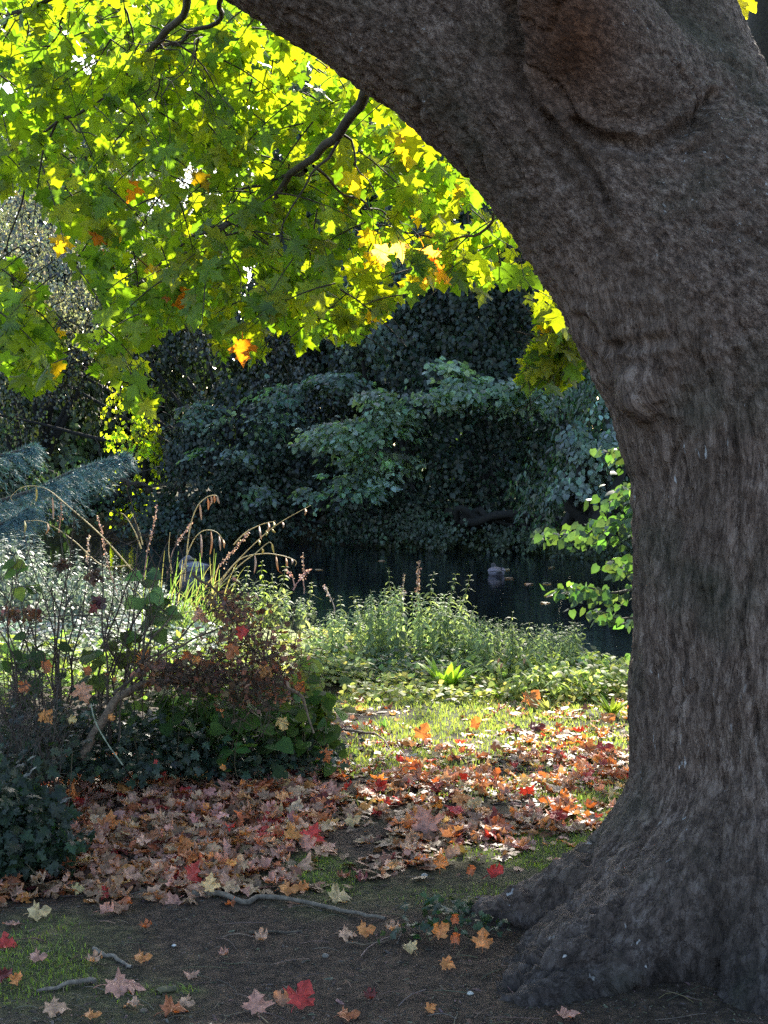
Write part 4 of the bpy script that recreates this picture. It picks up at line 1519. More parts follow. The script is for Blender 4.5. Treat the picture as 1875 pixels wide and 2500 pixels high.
for k, (ctrl, hang) in enumerate(stalks):
    pts = curve([P(a, b_, DS + .1 * (k % 3)) for a, b_ in ctrl], 30)
    v, f = tube(pts, np.linspace(.006, .002, 30), 5)
    st = Bag().add(v, f, (.50, .44, .26)).build('stalk', M_dry, sed)
    for (a, y0, y1) in hang:
        q = curve([P(a, y0, DS + .1 * (k % 3)), P(a + 2, (y0 + y1) / 2, DS), P(a + rng.normal() * 4, y1, DS)], 9)
        v, f = tube(q, np.array([.002, .006, .008, .009, .009, .008, .007, .005, .002]), 5)
        Bag().add(v, f, [(.55, .30, .14), (.5, .42, .14), (.5, .36, .28)][(k + a) % 3]).build('hanging_spike', M_dry, st)


# broad-leaved rosettes
def rosette(label, px_, py_, hpx, n, col=(.16, .26, .03), w_=.09, spread=.55, group='bright rosettes of strap leaves on the bank'):
    b_ = gpt(px_, py_)
    h_ = hpx / 3500 * b_[1]
    r_ = thing('plantain', label, 'plant', tuple(b_), group)
    bag = Bag()
    for k in range(n):
        tv, tf = strap(w_ * rng.uniform(.8, 1.2), 7, rng.uniform(.2, 1.1))
        a_ = rng.uniform(0, 6.28)
        t_ = norm(np.array([math.cos(a_) * spread * rng.uniform(.3, 1.5), math.sin(a_) * spread * rng.uniform(.3, 1.4), 1]))
        n_ = np.array([-math.cos(a_), -math.sin(a_), .35])
        # blade bends outward
        v, f = inst(tv, tf, (b_ + (rng.normal() * .012, rng.normal() * .012, -.01))[None], frames(t_[None], n_[None]), h_ * rng.uniform(.6, 1.15))
        bag.add(v, f, jit(col, .15, 1)[0])
    bag.build('leaves', M_herb, r_)


rosette('largest bright strap-leaved plant, standing before the middle nettles', 1090, 1690, 112, 34, (.24, .36, .04), .10)
rosette('bright strap-leaved plant half covered by an orange leaf', 838, 1650, 66, 20, (.22, .33, .04))
rosette('small strap-leaved plant right of the largest one', 1228, 1702, 52, 18)
rosette('pale strap-leaved tuft between the ground elder and the orange leaves', 1340, 1735, 52, 12, (.28, .28, .10))
rosette('strap-leaved tuft in the shade left of the maple trunk', 1452, 1705, 60, 20, (.09, .18, .05))
rosette('yellow-green strap-leaved tuft against the maple trunk among orange leaves', 1495, 1745, 62, 20, (.20, .26, .04))
rosette('tuft of dark blades alone on the shaded grass', 938, 1782, 48, 16, (.10, .19, .06), .05, .4)
rosette('low broad strap-leaved plant left of the mown grass', 750, 1625, 55, 16, (.22, .29, .06), .12)
rosette('tiny tuft of blades at the shaded grass right of the middle', 1355, 1800, 26, 10, (.06, .10, .03), .05, .4)
rosette('flat dark tuft in the middle of the shaded grass', 1125, 1790, 26, 16, (.06, .10, .03), .07, 1.2)
for lab, px_, tp_ in (('long thin ribwort seed head leaning right of the largest strap-leaved plant', 1278, 1618), ('short ribwort seed head left of the leaning one', 1215, 1618),
                      ('lowest ribwort seed head between two strap-leaved plants', 1222, 1630)):
    b_ = gpt(px_ - (22 if px_ > 1270 else 2), 1695)
    top = P(px_, tp_, b_[1])
    r_ = thing('ribwort', lab, 'plant', tuple(b_), 'ribwort seed heads')
    v, f = tube(np.array([b_, (b_ + top) / 2 + (.01, 0, 0), top]), .0022, 4)
    Bag().add(v, f, (.4, .42, .2)).build('stem', M_dry, r_)
    v, f = tube(np.array([top - (0, 0, .005), top + (.004, 0, .008), top + (.008, 0, .022), top + (.01, 0, .03)]), np.array([.003, .008, .008, .002]), 6)
    Bag().add(v, f, (.42, .26, .18)).build('seed_head', M_dry, r_)


# low herbs and leafy plants
def herb_patch(name, label, px0, px1, py0, py1, n, h_, col, leaf=SIMPLE, ls=.06, flat=.8, kind='stuff', mat=M_herb, sd=.3, poly=None):
    px_, py_ = rng.uniform(px0, px1, n), rng.uniform(py0, py1, n)
    if poly is not None:
        k = in_poly(px_, py_, poly)
        px_, py_ = px_[k], py_[k]
    B = gptv(px_, py_)
    k = (B[:, 2] > WZ)
    B = B[k]
    n = len(B)
    hh = h_ * rng.uniform(.15, 1.0, n) * (1 + .5 * perlin(B * 2.5))
    q = B + np.stack([rng.normal(size=n) * .03, rng.normal(size=n) * .03, hh], -1)
    t_ = norm(np.stack([rng.normal(size=n), rng.normal(size=n), rng.normal(size=n) * .35 + .1], -1))
    n_ = norm(rng.normal(size=(n, 3)) * (1 - flat) + (0, -.15, 1))
    v, f = inst(leaf[0], leaf[1], q, frames(t_, n_), ls * rng.uniform(.5, 1.3, n))
    o_ = Bag().add(v, f, rep(jit(col, sd, n), len(leaf[0]))).build(name, mat)
    return tag(o_, label, None, None, kind)


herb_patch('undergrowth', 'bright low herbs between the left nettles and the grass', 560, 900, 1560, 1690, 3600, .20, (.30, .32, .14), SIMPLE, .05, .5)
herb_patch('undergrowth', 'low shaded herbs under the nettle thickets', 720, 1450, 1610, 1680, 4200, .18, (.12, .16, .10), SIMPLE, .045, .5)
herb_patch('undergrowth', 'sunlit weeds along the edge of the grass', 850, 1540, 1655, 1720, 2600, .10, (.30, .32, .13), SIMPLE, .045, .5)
herb_patch('undergrowth', 'pale glittering ground leaves behind the dead shrub at the left', -60, 560, 1440, 1640, 8500, .16, (.20, .24, .20), SIMPLE, .060, .7, mat=M_silver)
herb_patch('undergrowth', 'yellow-green weeds showing through the dead shrub', -60, 640, 1600, 1720, 3200, .18, (.20, .27, .07), SIMPLE, .06, .5)
for lab, a0, a1, b0, b1, n in (('bushy ground elder in full sun before the third nettle thicket', 1250, 1370, 1660, 1720, 420), ('ground elder spreading in flat tiers beside the maple trunk', 1350, 1545, 1650, 1710, 620),
                               ('ground elder behind the two small strap-leaved plants', 1140, 1250, 1655, 1690, 260)):
    b_ = gpt((a0 + a1) / 2, b1)
    r_ = thing('ground_elder', lab, 'plant', tuple(b_), 'ground elder clumps by the trunk')
    px_, py_ = rng.uniform(a0, a1, n), rng.uniform(b0, b1, n)
    B = gptv(px_, py_)
    tiers = rng.integers(1, 6, n) / 5
    q = B + np.stack([rng.normal(size=n) * .02, rng.normal(size=n) * .02, .04 + .15 * tiers + rng.normal(size=n) * .01], -1)
    t_ = norm(np.stack([rng.normal(size=n), rng.normal(size=n), -.25 + rng.normal(size=n) * .15], -1))
    v, f = inst(*LANCE, q, frames(t_, rng.normal(size=(n, 3)) * .22 + (0, -.1, 1)), rng.uniform(.045, .085, n))
    Bag().add(v, f, rep(jit((.22, .27, .10), .25, n), 9)).build('leaves', M_herb, r_)
    sb = Bag()
    for k in range(24):
        j_ = rng.integers(n)
        v, f = tube(np.array([B[j_], q[j_]]), .002, 3)
        sb.add(v, f, (.3, .35, .15))
    sb.build('stems', M_herb, r_)

# butterbur-like round leaves, bright yellow
for lab, px_, py_, s_, n_, base in (('large ruffled yellow-green leaf on a pale stalk above the dead shrub', 640, 1550, .16, 3, 1640), ('smaller yellow-green leaf right of the large ruffled one', 702, 1545, .09, 2, 1640),
                                    ('yellow-green frond standing in front of the left nettles', 738, 1580, .10, 5, 1650), ('small bright yellow frond before the middle nettle thicket', 840, 1590, .07, 3, 1650)):
    b_ = gpt(px_, base)
    top = P(px_, py_, b_[1])
    r_ = thing('leafy_weed', lab, 'plant', tuple(b_), 'bright single weeds on the bank')
    v, f = tube(np.array([b_, (b_ + top) / 2 + (.02, 0, 0), top]), .006, 6)
    Bag().add(v, f, (.55, .55, .3)).build('stem', M_herb, r_)
    bag = Bag()
    for k in range(n_):
        tv, tf = ovate(.6, .05, .5, .2)
        a_ = k * 6.28 / n_ + .5
        v, f = inst(tv, tf, (top + (0, 0, -.02 * k))[None], frames(np.array([[math.cos(a_), math.sin(a_) * .5, .1]]), np.array([[0.1, -.5, 1]])), s_ * (1 if k == 0 else .75))
        bag.add(v, f, (.34, .42, .03))
    bag.build('leaf_blade', M_herb, r_)

# ------------------------------------------------------------------ grass
def blades(name, label, X_, Y_, h_, col, lean=.5, w_=.0022, sd=.25):
    n = len(X_)
    z = ground_z(X_, Y_)
    a_ = rng.uniform(0, 6.28, n)
    d = np.stack([np.cos(a_), np.sin(a_)], -1) * (rng.random((n, 1)) * lean)
    hh = h_ * rng.uniform(.4, 1.2, n)
    b0 = np.stack([X_, Y_, z - .003], -1)
    side = np.stack([-np.sin(a_ * 1.7), np.cos(a_ * 1.7), a_ * 0], -1) * (w_ * rng.uniform(.7, 1.4, n))[:, None]
    mid = b0 + np.concatenate([d * hh[:, None] * .35, hh[:, None] * .6], 1)
    tp_ = b0 + np.concatenate([d * hh[:, None] * 1.1, hh[:, None]], 1)
    V_ = np.stack([b0 - side, b0 + side, mid + side * .8, mid - side * .8, tp_], 1).reshape(-1, 3)
    o5 = (np.arange(n) * 5)[:, None]
    F_ = np.concatenate([o5 + [0, 1, 2], o5 + [0, 2, 3], o5 + [3, 2, 4]])
    o_ = Bag().add(V_, F_, rep(jit(col, sd, n), 5)).build(name, M_grass)
    return tag(o_, label, None, None, 'stuff')


n = 90000
yy = rng.uniform(6.4, 12.2, n)
xx = rng.uniform(-1.5, 2.6, n)
k = rng.random(n) < np.clip(grassiness(xx, yy) * 1.4 - .15, 0, 1) * (6.4 / yy) ** .3
blades('grass', 'short mossy grass on the sunny bank between the leaves', xx[k], yy[k], .032, (.215, .25, .115), .9, .003)
n = 60000
yy = rng.uniform(3.9, 6.6, n)
xx = rng.uniform(-1.4, 1.2, n)
k = rng.random(n) < np.clip(grassiness(xx, yy) * 2.4 - 1.25, 0, 1)
blades('grass', 'small tufts and patches of fine grass on the dark soil', xx[k], yy[k], .020, (.12, .17, .045), .9, .0014)

# ------------------------------------------------------------------ debris on the soil
n = 26000
yy = 3.9 + 4.2 * rng.random(n) ** 1.3
xx = rng.uniform(-.30, .30, n) * yy * 1.05
z = ground_z(xx, yy)
a_ = rng.uniform(0, 6.28, n)
chip = np.array([(-.5, -.15, 0), (.5, -.12, 0), (.45, .16, 0), (-.4, .14, 0), (0, 0, .16)], float)
cf = np.array([(0, 1, 4), (1, 2, 4), (2, 3, 4), (3, 0, 4)])
v, f = inst(chip, cf, np.stack([xx, yy, z], -1), frames(np.stack([np.cos(a_), np.sin(a_), rng.normal(size=n) * .2], -1), rng.normal(size=(n, 3)) * .25 + (0, 0, 1)), rng.uniform(.004, .014, n) * np.exp(rng.normal(size=n) * .4))
cc = jit((.075, .058, .045), .45, n)
deb = Bag().add(v, f, rep(cc, 5))
for k in range(420):                                    # hair-thin twigs and leaf stalks
    y0 = 3.9 + 4 * rng.random() ** 1.2
    x0 = rng.uniform(-.3, .3) * y0
    a0 = rng.normal() * .6 if rng.random() < .7 else rng.uniform(0, 3)
    L = rng.uniform(.03, .16)
    t = np.linspace(-.5, .5, 5)
    xs = x0 + np.cos(a0) * L * t + rng.normal() * .004 * np.sin(t * 5)
    ys = y0 + np.sin(a0) * L * t + rng.normal() * .006 * np.cos(t * 4)
    pts = np.stack([xs, ys, ground_z(xs, ys) + .004 + .012 * rng.random() * (1 - 4 * t * t)], -1)
    v, f = tube(pts, rng.uniform(.0006, .0018), 4)
    deb.add(v, f, jit((.13, .10, .075), .5, 1)[0])
tag(deb.build('soil_debris', M_chip), 'fine bark crumbs, leaf stalks and grit scattered over the soil', None, None, 'stuff')


# sticks
def stick(label, pxs, r0, r1, lift=.008, col=(1, .95, .9), name='stick'):
    pts = curve([gpt(a, b_) + (0, 0, lift) for a, b_ in pxs], 24, .008, pxs[0][0])
    o_ = tag(Bag().add(*tube(pts, np.linspace(r0, r1, 24) * (1 + .15 * perlin(pts * 30)), 8), col).build(name, M_stick), label, 'stick', 'sticks lying on the ground')
    return o_


stick('longest grey stick lying across the edge of the dark soil', [(470, 2188), (540, 2192), (600, 2208), (640, 2196), (720, 2208), (800, 2222), (870, 2238), (940, 2250)], .011, .006, .012, (.7, .66, .62))
stick('short grey forked-looking stick on the soil above the small grass patch', [(228, 2324), (262, 2338), (300, 2352), (322, 2366)], .007, .005)
stick('pale thick stick end right of the lower left grass patch', [(90, 2425), (150, 2412), (200, 2404), (232, 2400)], .005, .009)
stick('mossy blunt stick piece on the soil below the grass tuft', [(388, 2428), (408, 2424), (425, 2420)], .010, .009, .008, (.6, .62, .4))
stick('thin dark root lying on the bare soil in the middle', [(610, 2282), (660, 2278), (735, 2276)], .006, .003, .004, (.5, .45, .4))
stick('thin twig curving below the two pale leaves near the root', [(846, 2306), (880, 2310), (930, 2308), (950, 2298)], .003, .002, .008, (.6, .5, .4))
stick('dark twig arching out of the bramble onto the leaves', [(800, 1800), (870, 1808), (925, 1820), (950, 1850)], .007, .004, .05, (.5, .4, .35))
stick('pale slender stick on the sunny leaves near the trunk', [(1130, 1890), (1180, 1893), (1230, 1888), (1262, 1892)], .004, .003, .01)
stick('thin bent twig on the sunlit leaves below the grass', [(1200, 1882), (1245, 1892), (1265, 1880), (1262, 1855)], .004, .003, .02, (.6, .5, .4))
stick('pale stick among the leaves below the orange cluster', [(1340, 2033), (1380, 2031), (1420, 2033)], .006, .004, .01)
stick('short white stick lying on the lit grass below the largest strap plant', [(1082, 1716), (1105, 1714), (1128, 1712)], .010, .008, .01, (1.6, 1.5, 1.5))

# ------------------------------------------------------------------ left shrub: dead stems, tangle, bramble, ivy
SH = thing('dead_shrub', 'leafless twiggy shrub with brown dried flower heads at the left', 'shrub', tuple(gpt(120, 1900)))
fans = [((150, 1760), 6.9, [(20, 1330), (60, 1290), (95, 1360), (150, 1300), (185, 1250), (215, 1330), (-20, 1400), (240, 1390), (120, 1420)]),
        ((60, 1800), 6.6, [(-60, 1400), (0, 1480), (40, 1380), (90, 1440)]),
        ((265, 1760), 6.8, [(250, 1330), (290, 1350), (330, 1400), (345, 1300), (310, 1450)]),
        ((310, 1640), 6.7, [(330, 1360), (378, 1340), (420, 1330), (470, 1380), (360, 1410), (450, 1300)])]
for (bx, by), D0, tops in fans:
    for (tx, ty) in tops:
        b0 = P(bx + rng.normal() * 20, by + 60, D0 + rng.normal() * .15)
        t0 = P(tx, ty, D0 + rng.normal() * .35)
        pts = curve([b0, b0 * .6 + t0 * .4 + (rng.normal() * .04 - (t0 - b0)[0] * .15, 0, .02), t0], 22, .04, tx)
        r0 = rng.uniform(.0045, .009)
        bag = Bag()
        bag.add(*tube(pts, np.linspace(r0, .002, 22), 5), (1, .9, .85))
        for q in range(11):
            k = rng.integers(5, 21)
            d0 = norm((pts[k] - pts[k - 1]) / np.linalg.norm(pts[k] - pts[k - 1]) + rng.normal(size=3) * .7)
            L = rng.uniform(.06, .28)
            t_ = np.linspace(0, 1, 6)[:, None]
            tw = pts[k] + t_ * d0 * L + t_ ** 2 * rng.normal(size=3) * .05
            bag.add(*tube(tw, np.linspace(.0026, .001, 6), 4), (1, .85, .8))
            for q2 in range(3):
                kk = rng.integers(2, 6)
                d1 = norm(d0 + rng.normal(size=3))
                tw2 = tw[kk] + np.linspace(0, 1, 4)[:, None] * d1 * rng.uniform(.02, .09)
                bag.add(*tube(tw2, np.linspace(.0015, .0007, 4), 3), (1, .85, .8))
        bag.build('stem', M_twig, SH)
for a_, b_, D0, rr, cl_ in ((75, 1500, 6.7, .045, (.16, .085, .05)), (25, 1498, 6.7, .035, (.20, .11, .07)), (235, 1410, 6.9, .035, (.10, .06, .05)), (240, 1470, 6.8, .03, (.12, .06, .07)),
                            (60, 1620, 6.6, .05, (.05, .06, .03)), (150, 1380, 6.9, .03, (.11, .07, .05))):
    n = 60
    c0 = P(a_, b_, D0)
    q = c0 + norm(rng.normal(size=(n, 3))) * (rr * rng.random((n, 1)) ** .4) * (1.4, 1.2, .9)
    v, f = inst(*SIMPLE, q, frames(rng.normal(size=(n, 3)), rng.normal(size=(n, 3))), rng.uniform(.015, .035, n))
    Bag().add(v, f, rep(jit(cl_, .35, n), 6)).build('flower_head', M_litter, SH)

# fine twigs at the very left edge
tw_ = thing('twig_thicket', 'purplish brushwood tangle at the left edge above the ivy mound', 'shrub', tuple(gpt(30, 1930)))
for gi in range(6):
    bag = Bag()
    for q in range(55):
        x0 = rng.uniform(-60, 150)
        D0 = rng.uniform(5.9, 6.7)
        b0 = P(x0, rng.uniform(1800, 1950), D0)
        d0 = norm(np.array([rng.normal() * .5, rng.normal() * .4, 1.0]))
        L = rng.uniform(.08, .35)
        t_ = np.linspace(0, 1, 6)[:, None]
        pts = b0 + t_ * d0 * L + t_ ** 2 * rng.normal(size=3) * .08
        bag.add(*tube(pts, np.linspace(rng.uniform(.001, .003), .0007, 6), 3), jit((1.1, .9, .95), .3, 1)[0])
        if q % 2:
            c0 = P(rng.uniform(-60, 140), rng.uniform(1650, 1780), D0)
            d1 = rng.normal(size=3)
            pts = c0 + t_ * norm(d1) * .14 + t_ ** 2 * rng.normal(size=3) * .07
            bag.add(*tube(pts, np.linspace(.0018, .0006, 6), 3), jit((1, .8, .85), .3, 1)[0])
    bag.build('twigs', M_twig, tw_)

# the arching fallen branch and its dry tangle
fb = thing('fallen_branch', 'dead arching branch carrying a rusty-brown tangle of dried twigs and leaves', 'branch', tuple(P(235, 1800, 6.5)))
main = curve([P(200, 1850, 6.45), P(235, 1790, 6.5), (P(285, 1710, 6.55)), P(350, 1670, 6.6), P(430, 1662, 6.6), P(520, 1660, 6.6), P(600, 1668, 6.6), P(700, 1678, 6.6), P(745, 1720, 6.6), P(765, 1790, 6.6)], 60, .012)
Bag().add(*tube(main, np.linspace(.024, .004, 60) * (1 + .12 * perlin(main * 14)), 9), (2.2, 2.0, 1.8)).build('limb', M_twig, fb)
for ctrl in ([(240, 1740), (330, 1640), (420, 1570), (500, 1500), (545, 1480)], [(300, 1700), (400, 1600), (480, 1560), (560, 1540), (630, 1600)], [(130, 1740), (220, 1730), (330, 1700)],
             [(470, 1400), (520, 1440), (580, 1520), (640, 1600), (660, 1680)], [(380, 1660), (450, 1610), (520, 1600), (600, 1560)], [(480, 1660), (560, 1600), (620, 1540)]):
    pts = curve([P(a, b_, 6.6 + rng.normal() * .1) for a, b_ in ctrl], 26, .02, ctrl[0][0])
    Bag().add(*tube(pts, np.linspace(.007, .002, 26), 5), (1.4, 1.2, 1.0)).build('side_branch', M_twig, fb)
cent = [((600, 1560), .20, .13, 300), ((560, 1480), .10, .06, 120), ((660, 1640), .12, .10, 200), ((450, 1640), .20, .05, 260), ((540, 1650), .22, .06, 300), ((620, 1690), .14, .07, 160), ((380, 1640), .12, .06, 120)]
for (cx, cy_), sx, sz_, nn in cent:
    bag = Bag()
    for q in range(nn):
        c0 = P(cx, cy_, 6.6) + rng.normal(size=3) * (sx * .55, .10, sz_ * .75)
        t_ = np.linspace(0, 1, 6)[:, None]
        d0 = norm(rng.normal(size=3) + (.3, 0, 0))
        pts = c0 + t_ * d0 * rng.uniform(.04, .14) + t_ ** 2 * rng.normal(size=3) * .05
        bag.add(*tube(pts, np.linspace(.0022, .0008, 6), 3), jit((1.2, .85, .7), .35, 1)[0])
    tag(bag.build('tangle', M_twig, fb), kind='stuff')
    n = int(nn * .85)
    q = P(cx, cy_, 6.6) + rng.normal(size=(n, 3)) * (sx * .55, .10, sz_ * .7)
    lt = maple(True, .2, .3, 2.5, .2, 3, 0)
    v, f = inst(*SIMPLE, q, frames(rng.normal(size=(n, 3)), rng.normal(size=(n, 3))), rng.uniform(.015, .042, n))
    Bag().add(v, f, rep(jit((.20, .10, .06), .4, n), 6)).build('dried_leaves', M_litter, fb)

# pale bent stem
pts = curve([P(222, 1718, 6.2), P(232, 1760, 6.2), P(262, 1815, 6.2), P(300, 1868, 6.2)], 24)
tag(Bag().add(*tube(pts, .0032, 5), (1.6, 2.0, 1.7)).build('pale_stem', M_stick), 'single pale greenish stem bending down in front of the dark ivy', 'stem')


# leafy plants of the shrub
def leafy(name, label, cat, spots, col, leaf, ls, mat, part='leaves', group=None, tilt=.6, sd=.3, stems=0, face=.6):
    base = gpt(spots[0][0], max(1860, spots[0][1] + 40))
    r_ = thing(name, label, cat, tuple(base), group)
    bag, sb = Bag(), Bag()
    for (a, b_, D0, sx, sy, sz_, n) in spots:
        q = P(a, b_, D0) + rng.normal(size=(n, 3)) * (sx, sy, sz_)
        gz = ground_z(q[:, 0], q[:, 1])
        q[:, 2] = np.maximum(q[:, 2], gz + .02 + .03 * rng.random(n))
        t_ = norm(rng.normal(size=(n, 3)) * (1, .8, .5) + (0, -.2, -.25))
        n_ = norm(np.array([0, -face, 1.0]) + rng.normal(size=(n, 3)) * tilt)
        v, f = inst(leaf[0], leaf[1], q, frames(t_, n_), ls * rng.uniform(.6, 1.3, n))
        bag.add(v, f, rep(jit(col, sd, n), len(leaf[0])))
        for k in range(stems):
            p0 = q[rng.integers(n)]
            g0 = np.array([p0[0] + rng.normal() * .08, p0[1] + rng.normal() * .06, float(ground_z(p0[0], p0[1]))])
            pts = curve([g0, (g0 + p0) / 2 + rng.normal(size=3) * .03, p0], 8)
            sb.add(*tube(pts, .0022, 4), (1.2, 1.2, .8))
    bag.build(part, mat, r_)
    if stems:
        sb.build('stems', M_twig, r_)
    return r_


leafy('ivy_mound', 'near-black mound of ivy in the lower left corner of the leaf litter', 'ivy',
      [(50, 2040, 5.35, .085, .07, .07, 480), (20, 1965, 5.5, .07, .08, .06, 320), (120, 2070, 5.35, .05, .05, .03, 180), (90, 1985, 5.6, .06, .07, .04, 240), (0, 2100, 5.25, .05, .05, .04, 180), (-80, 2000, 5.4, .09, .1, .10, 300)],
      (.014, .026, .014), IVY, .050, M_ivy, tilt=.45, face=1.2, stems=6)
leafy('ivy', 'dark ivy spreading beneath the dead shrub at the left', 'ivy',
      [(200, 1810, 6.7, .22, .16, .05, 480), (330, 1790, 6.8, .20, .14, .05, 360), (110, 1770, 6.6, .14, .12, .07, 360), (240, 1870, 6.5, .20, .08, .02, 380), (40, 1850, 6.2, .12, .12, .06, 300)],
      (.026, .042, .028), IVY, .042, M_ivy, tilt=.55, face=.8, stems=5)
leafy('ivy', 'glossy ivy trailing over the leaf litter under the bramble', 'ivy',
      [(460, 1850, 6.9, .20, .12, .03, 460), (620, 1840, 7.0, .20, .12, .04, 460), (740, 1840, 7.2, .10, .10, .03, 260), (560, 1870, 6.8, .18, .08, .02, 200), (420, 1790, 6.9, .15, .12, .06, 280)],
      (.035, .055, .038), IVY, .043, M_ivy, tilt=.5, face=.4, stems=5)
BR = (.050, .095, .026)
leafy('bramble', 'leafy green bramble mound in front of the fallen branch', 'bramble',
      [(600, 1760, 6.9, .18, .12, .09, 170), (670, 1740, 7.0, .13, .12, .09, 120), (500, 1760, 6.9, .14, .12, .09, 100), (720, 1790, 7.1, .10, .10, .05, 110), (430, 1730, 6.9, .12, .1, .09, 110)],
      BR, HEART, .07, M_herb, stems=10, tilt=.6, face=.5)
leafy('bramble', 'tall sparse bramble shoot with yellow-green leaves at the right end of the shrub', 'bramble',
      [(760, 1630, 7.2, .035, .05, .03, 12), (715, 1660, 7.2, .05, .05, .04, 14), (770, 1700, 7.2, .05, .05, .04, 16), (730, 1740, 7.2, .06, .05, .05, 20), (800, 1740, 7.2, .05, .05, .03, 12)],
      (.13, .17, .035), HEART, .085, M_herb, stems=5, tilt=.4, face=.3)
for lab, sp, cl_ in (('pair of big green leaves high on the dead shrub at the far left', [(65, 1430, 6.6, .03, .03, .02, 4), (40, 1390, 6.7, .04, .03, .02, 4)], (.10, .15, .035)),
                     ('broad dark green leaves hanging low in the left of the dead shrub', [(80, 1590, 6.6, .05, .04, .05, 12), (70, 1650, 6.6, .04, .03, .04, 8)], (.035, .06, .02)),
                     ('green leaves on thin twigs in the centre of the dead shrub', [(220, 1600, 6.7, .02, .03, .025, 6), (300, 1570, 6.8, .04, .03, .03, 9), (240, 1640, 6.7, .03, .03, .02, 5)], (.07, .10, .025)),
                     ('soft green leaves at the top right of the dead shrub', [(375, 1480, 6.9, .05, .04, .03, 12), (390, 1440, 7, .06, .04, .05, 12), (385, 1530, 6.9, .03, .03, .04, 8)], (.10, .16, .07)),
                     ('lime green leaves low at the far left behind the dead shrub', [(20, 1600, 7.2, .06, .05, .05, 12), (10, 1680, 7.2, .06, .05, .05, 12)], (.16, .24, .05))):
    leafy('leafy_shoot', lab, 'shoot', sp, cl_, HEART, .072, M_herb, group='leafy shoots in the dead shrub', stems=2, tilt=.35, face=.8)

# ------------------------------------------------------------------ fallen maple leaves
LT = []
for k in range(14):
    cu = [0, .3, 1.4, 2.0, 2.8, 3.4, 1.0, 1.8, .4, 2.3, 3.2, 1.3, .7, 2.6][k]
    LT.append(maple(True, .05 + .05 * (k % 3), .25, cu, .14 + .05 * (k % 5), 40 + k, .35 if k % 2 else .22))
POSE = ['flat', 'flat', 'cupped', 'cupped', 'curled', 'tightly curled', 'flat', 'cupped', 'crinkled', 'curled', 'tightly curled', 'cupped', 'crinkled', 'curled']
PAL = {'tan': ((.50, .31, .215), .30), 'brown': ((.31, .17, .115), .22), 'pinkish brown': ((.48, .25, .20), .24), 'orange': ((.58, .24, .08), .06), 'red': ((.46, .05, .045), .035), 'pale yellow': ((.56, .42, .22), .03),
       'maroon': ((.16, .035, .035), .05), 'rust': ((.42, .14, .06), .12)}
names_ = list(PAL)
wts = np.array([PAL[k][1] for k in names_])
wts = wts / wts.sum()

litmesh = {}


def leafmesh(k, cname, j):
    key = (k, cname, j)
    if key not in litmesh:
        tv, tf = LT[k]
        cv = np.clip(np.array(PAL[cname][0]) * np.exp(perlin(tv * 3 + 7 * j + k)[:, None] * .5) * (1, 1 + .1 * j, 1), 0, 1)
        me_ = Bag().add(tv, tf, cv).mesh('fallen_leaf')
        me_.materials.append(M_litter)
        litmesh[key] = me_
    return litmesh[key]


def dens(x, y):
    """leaves per square metre"""
    px_, py_ = proj(np.stack([x, y, x * 0], -1))
    p = np.stack([x * 1.6, y * 1.6, x * 0 + 20], -1)
    nz = fbm(p, 3) * 1.5
    d = np.zeros(len(x))
    edge = 2232 - 45 * np.clip((px_ - 250) / 400, 0, 1) - np.clip((px_ - 750) / 300, 0, 1) * 60
    d = np.where((py_ < edge + 40 * nz) & (py_ > 1850) & (px_ < 1010 + 100 * nz), 480, d)
    left = (px_ < 800) & (py_ < edge)
    d = np.where(left & (py_ > 1880), 520 * np.clip((edge - py_ + 18 + 45 * nz) / 60, .06, 1), d)
    right = (px_ >= 800) & (py_ < edge - 10) & (py_ > 1840)
    d = np.where(right, np.clip(290 + 420 * nz - np.clip((py_ - 2040) / 110, 0, 1) * 240, 25, 440), d)
    mid = (py_ <= 1850) & (py_ > 1780) & (px_ > 700)
    d = np.where(mid, np.clip(110 + 300 * nz, 10, 300), d)
    far_ = (py_ <= 1780) & (py_ > 1660) & (px_ > 640)
    d = np.where(far_, np.clip(30 + 170 * nz, 3, 160), d)
    d = np.where((py_ < 1765) & (py_ > 1690) & (px_ > 1250), 110, d)
    for cx, cy_, rx, ry in ((790, 2130, 120, 55), (1370, 2090, 120, 50), (1440, 1960, 60, 40), (1150, 2085, 90, 22), (900, 2030, 60, 18), (1230, 1985, 80, 15), (830, 1925, 70, 14), (480, 2060, 50, 14), (1230, 2120, 150, 25)):
        d = d * (1 - .93 * np.exp(-((px_ - cx) / rx) ** 2 - ((py_ - cy_) / ry) ** 2))
    d = np.where(py_ > edge + 40, 1.0, np.where(py_ > edge, np.clip(60 * nz, 3, 40), d))
    # not inside the maple's foot
    return d


cand = 90000
y_ = rng.uniform(3.85, 11.6, cand)
x_ = rng.uniform(-.30, .20, cand) * y_ + .0
area = .5 * (11.6 ** 2 - 3.85 ** 2) * .5
# sample uniform in area: weight by y
k = rng.random(cand) < (dens(x_, y_) * area / cand) * (y_ / np.mean(y_))
x_, y_ = x_[k], y_[k]
inside = sdf(np.stack([x_, y_, x_ * 0 + .05], -1).astype(np.float32)) < .03
x_, y_ = x_[~inside], y_[~inside]
o_ = np.argsort(y_)
x_, y_ = x_[o_], y_[o_]
px_, py_ = proj(np.stack([x_, y_, x_ * 0], -1))
n = len(x_)
cid = rng.choice(len(names_), n, p=wts)
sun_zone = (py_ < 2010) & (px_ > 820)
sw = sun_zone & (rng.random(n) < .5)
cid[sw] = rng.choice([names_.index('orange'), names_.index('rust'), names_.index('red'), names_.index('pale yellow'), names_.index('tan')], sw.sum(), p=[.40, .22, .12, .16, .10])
kid = rng.integers(0, 14, n)
sz = rng.uniform(.042, .092, n) * np.where(y_ < 6.6, 1.0, .92)
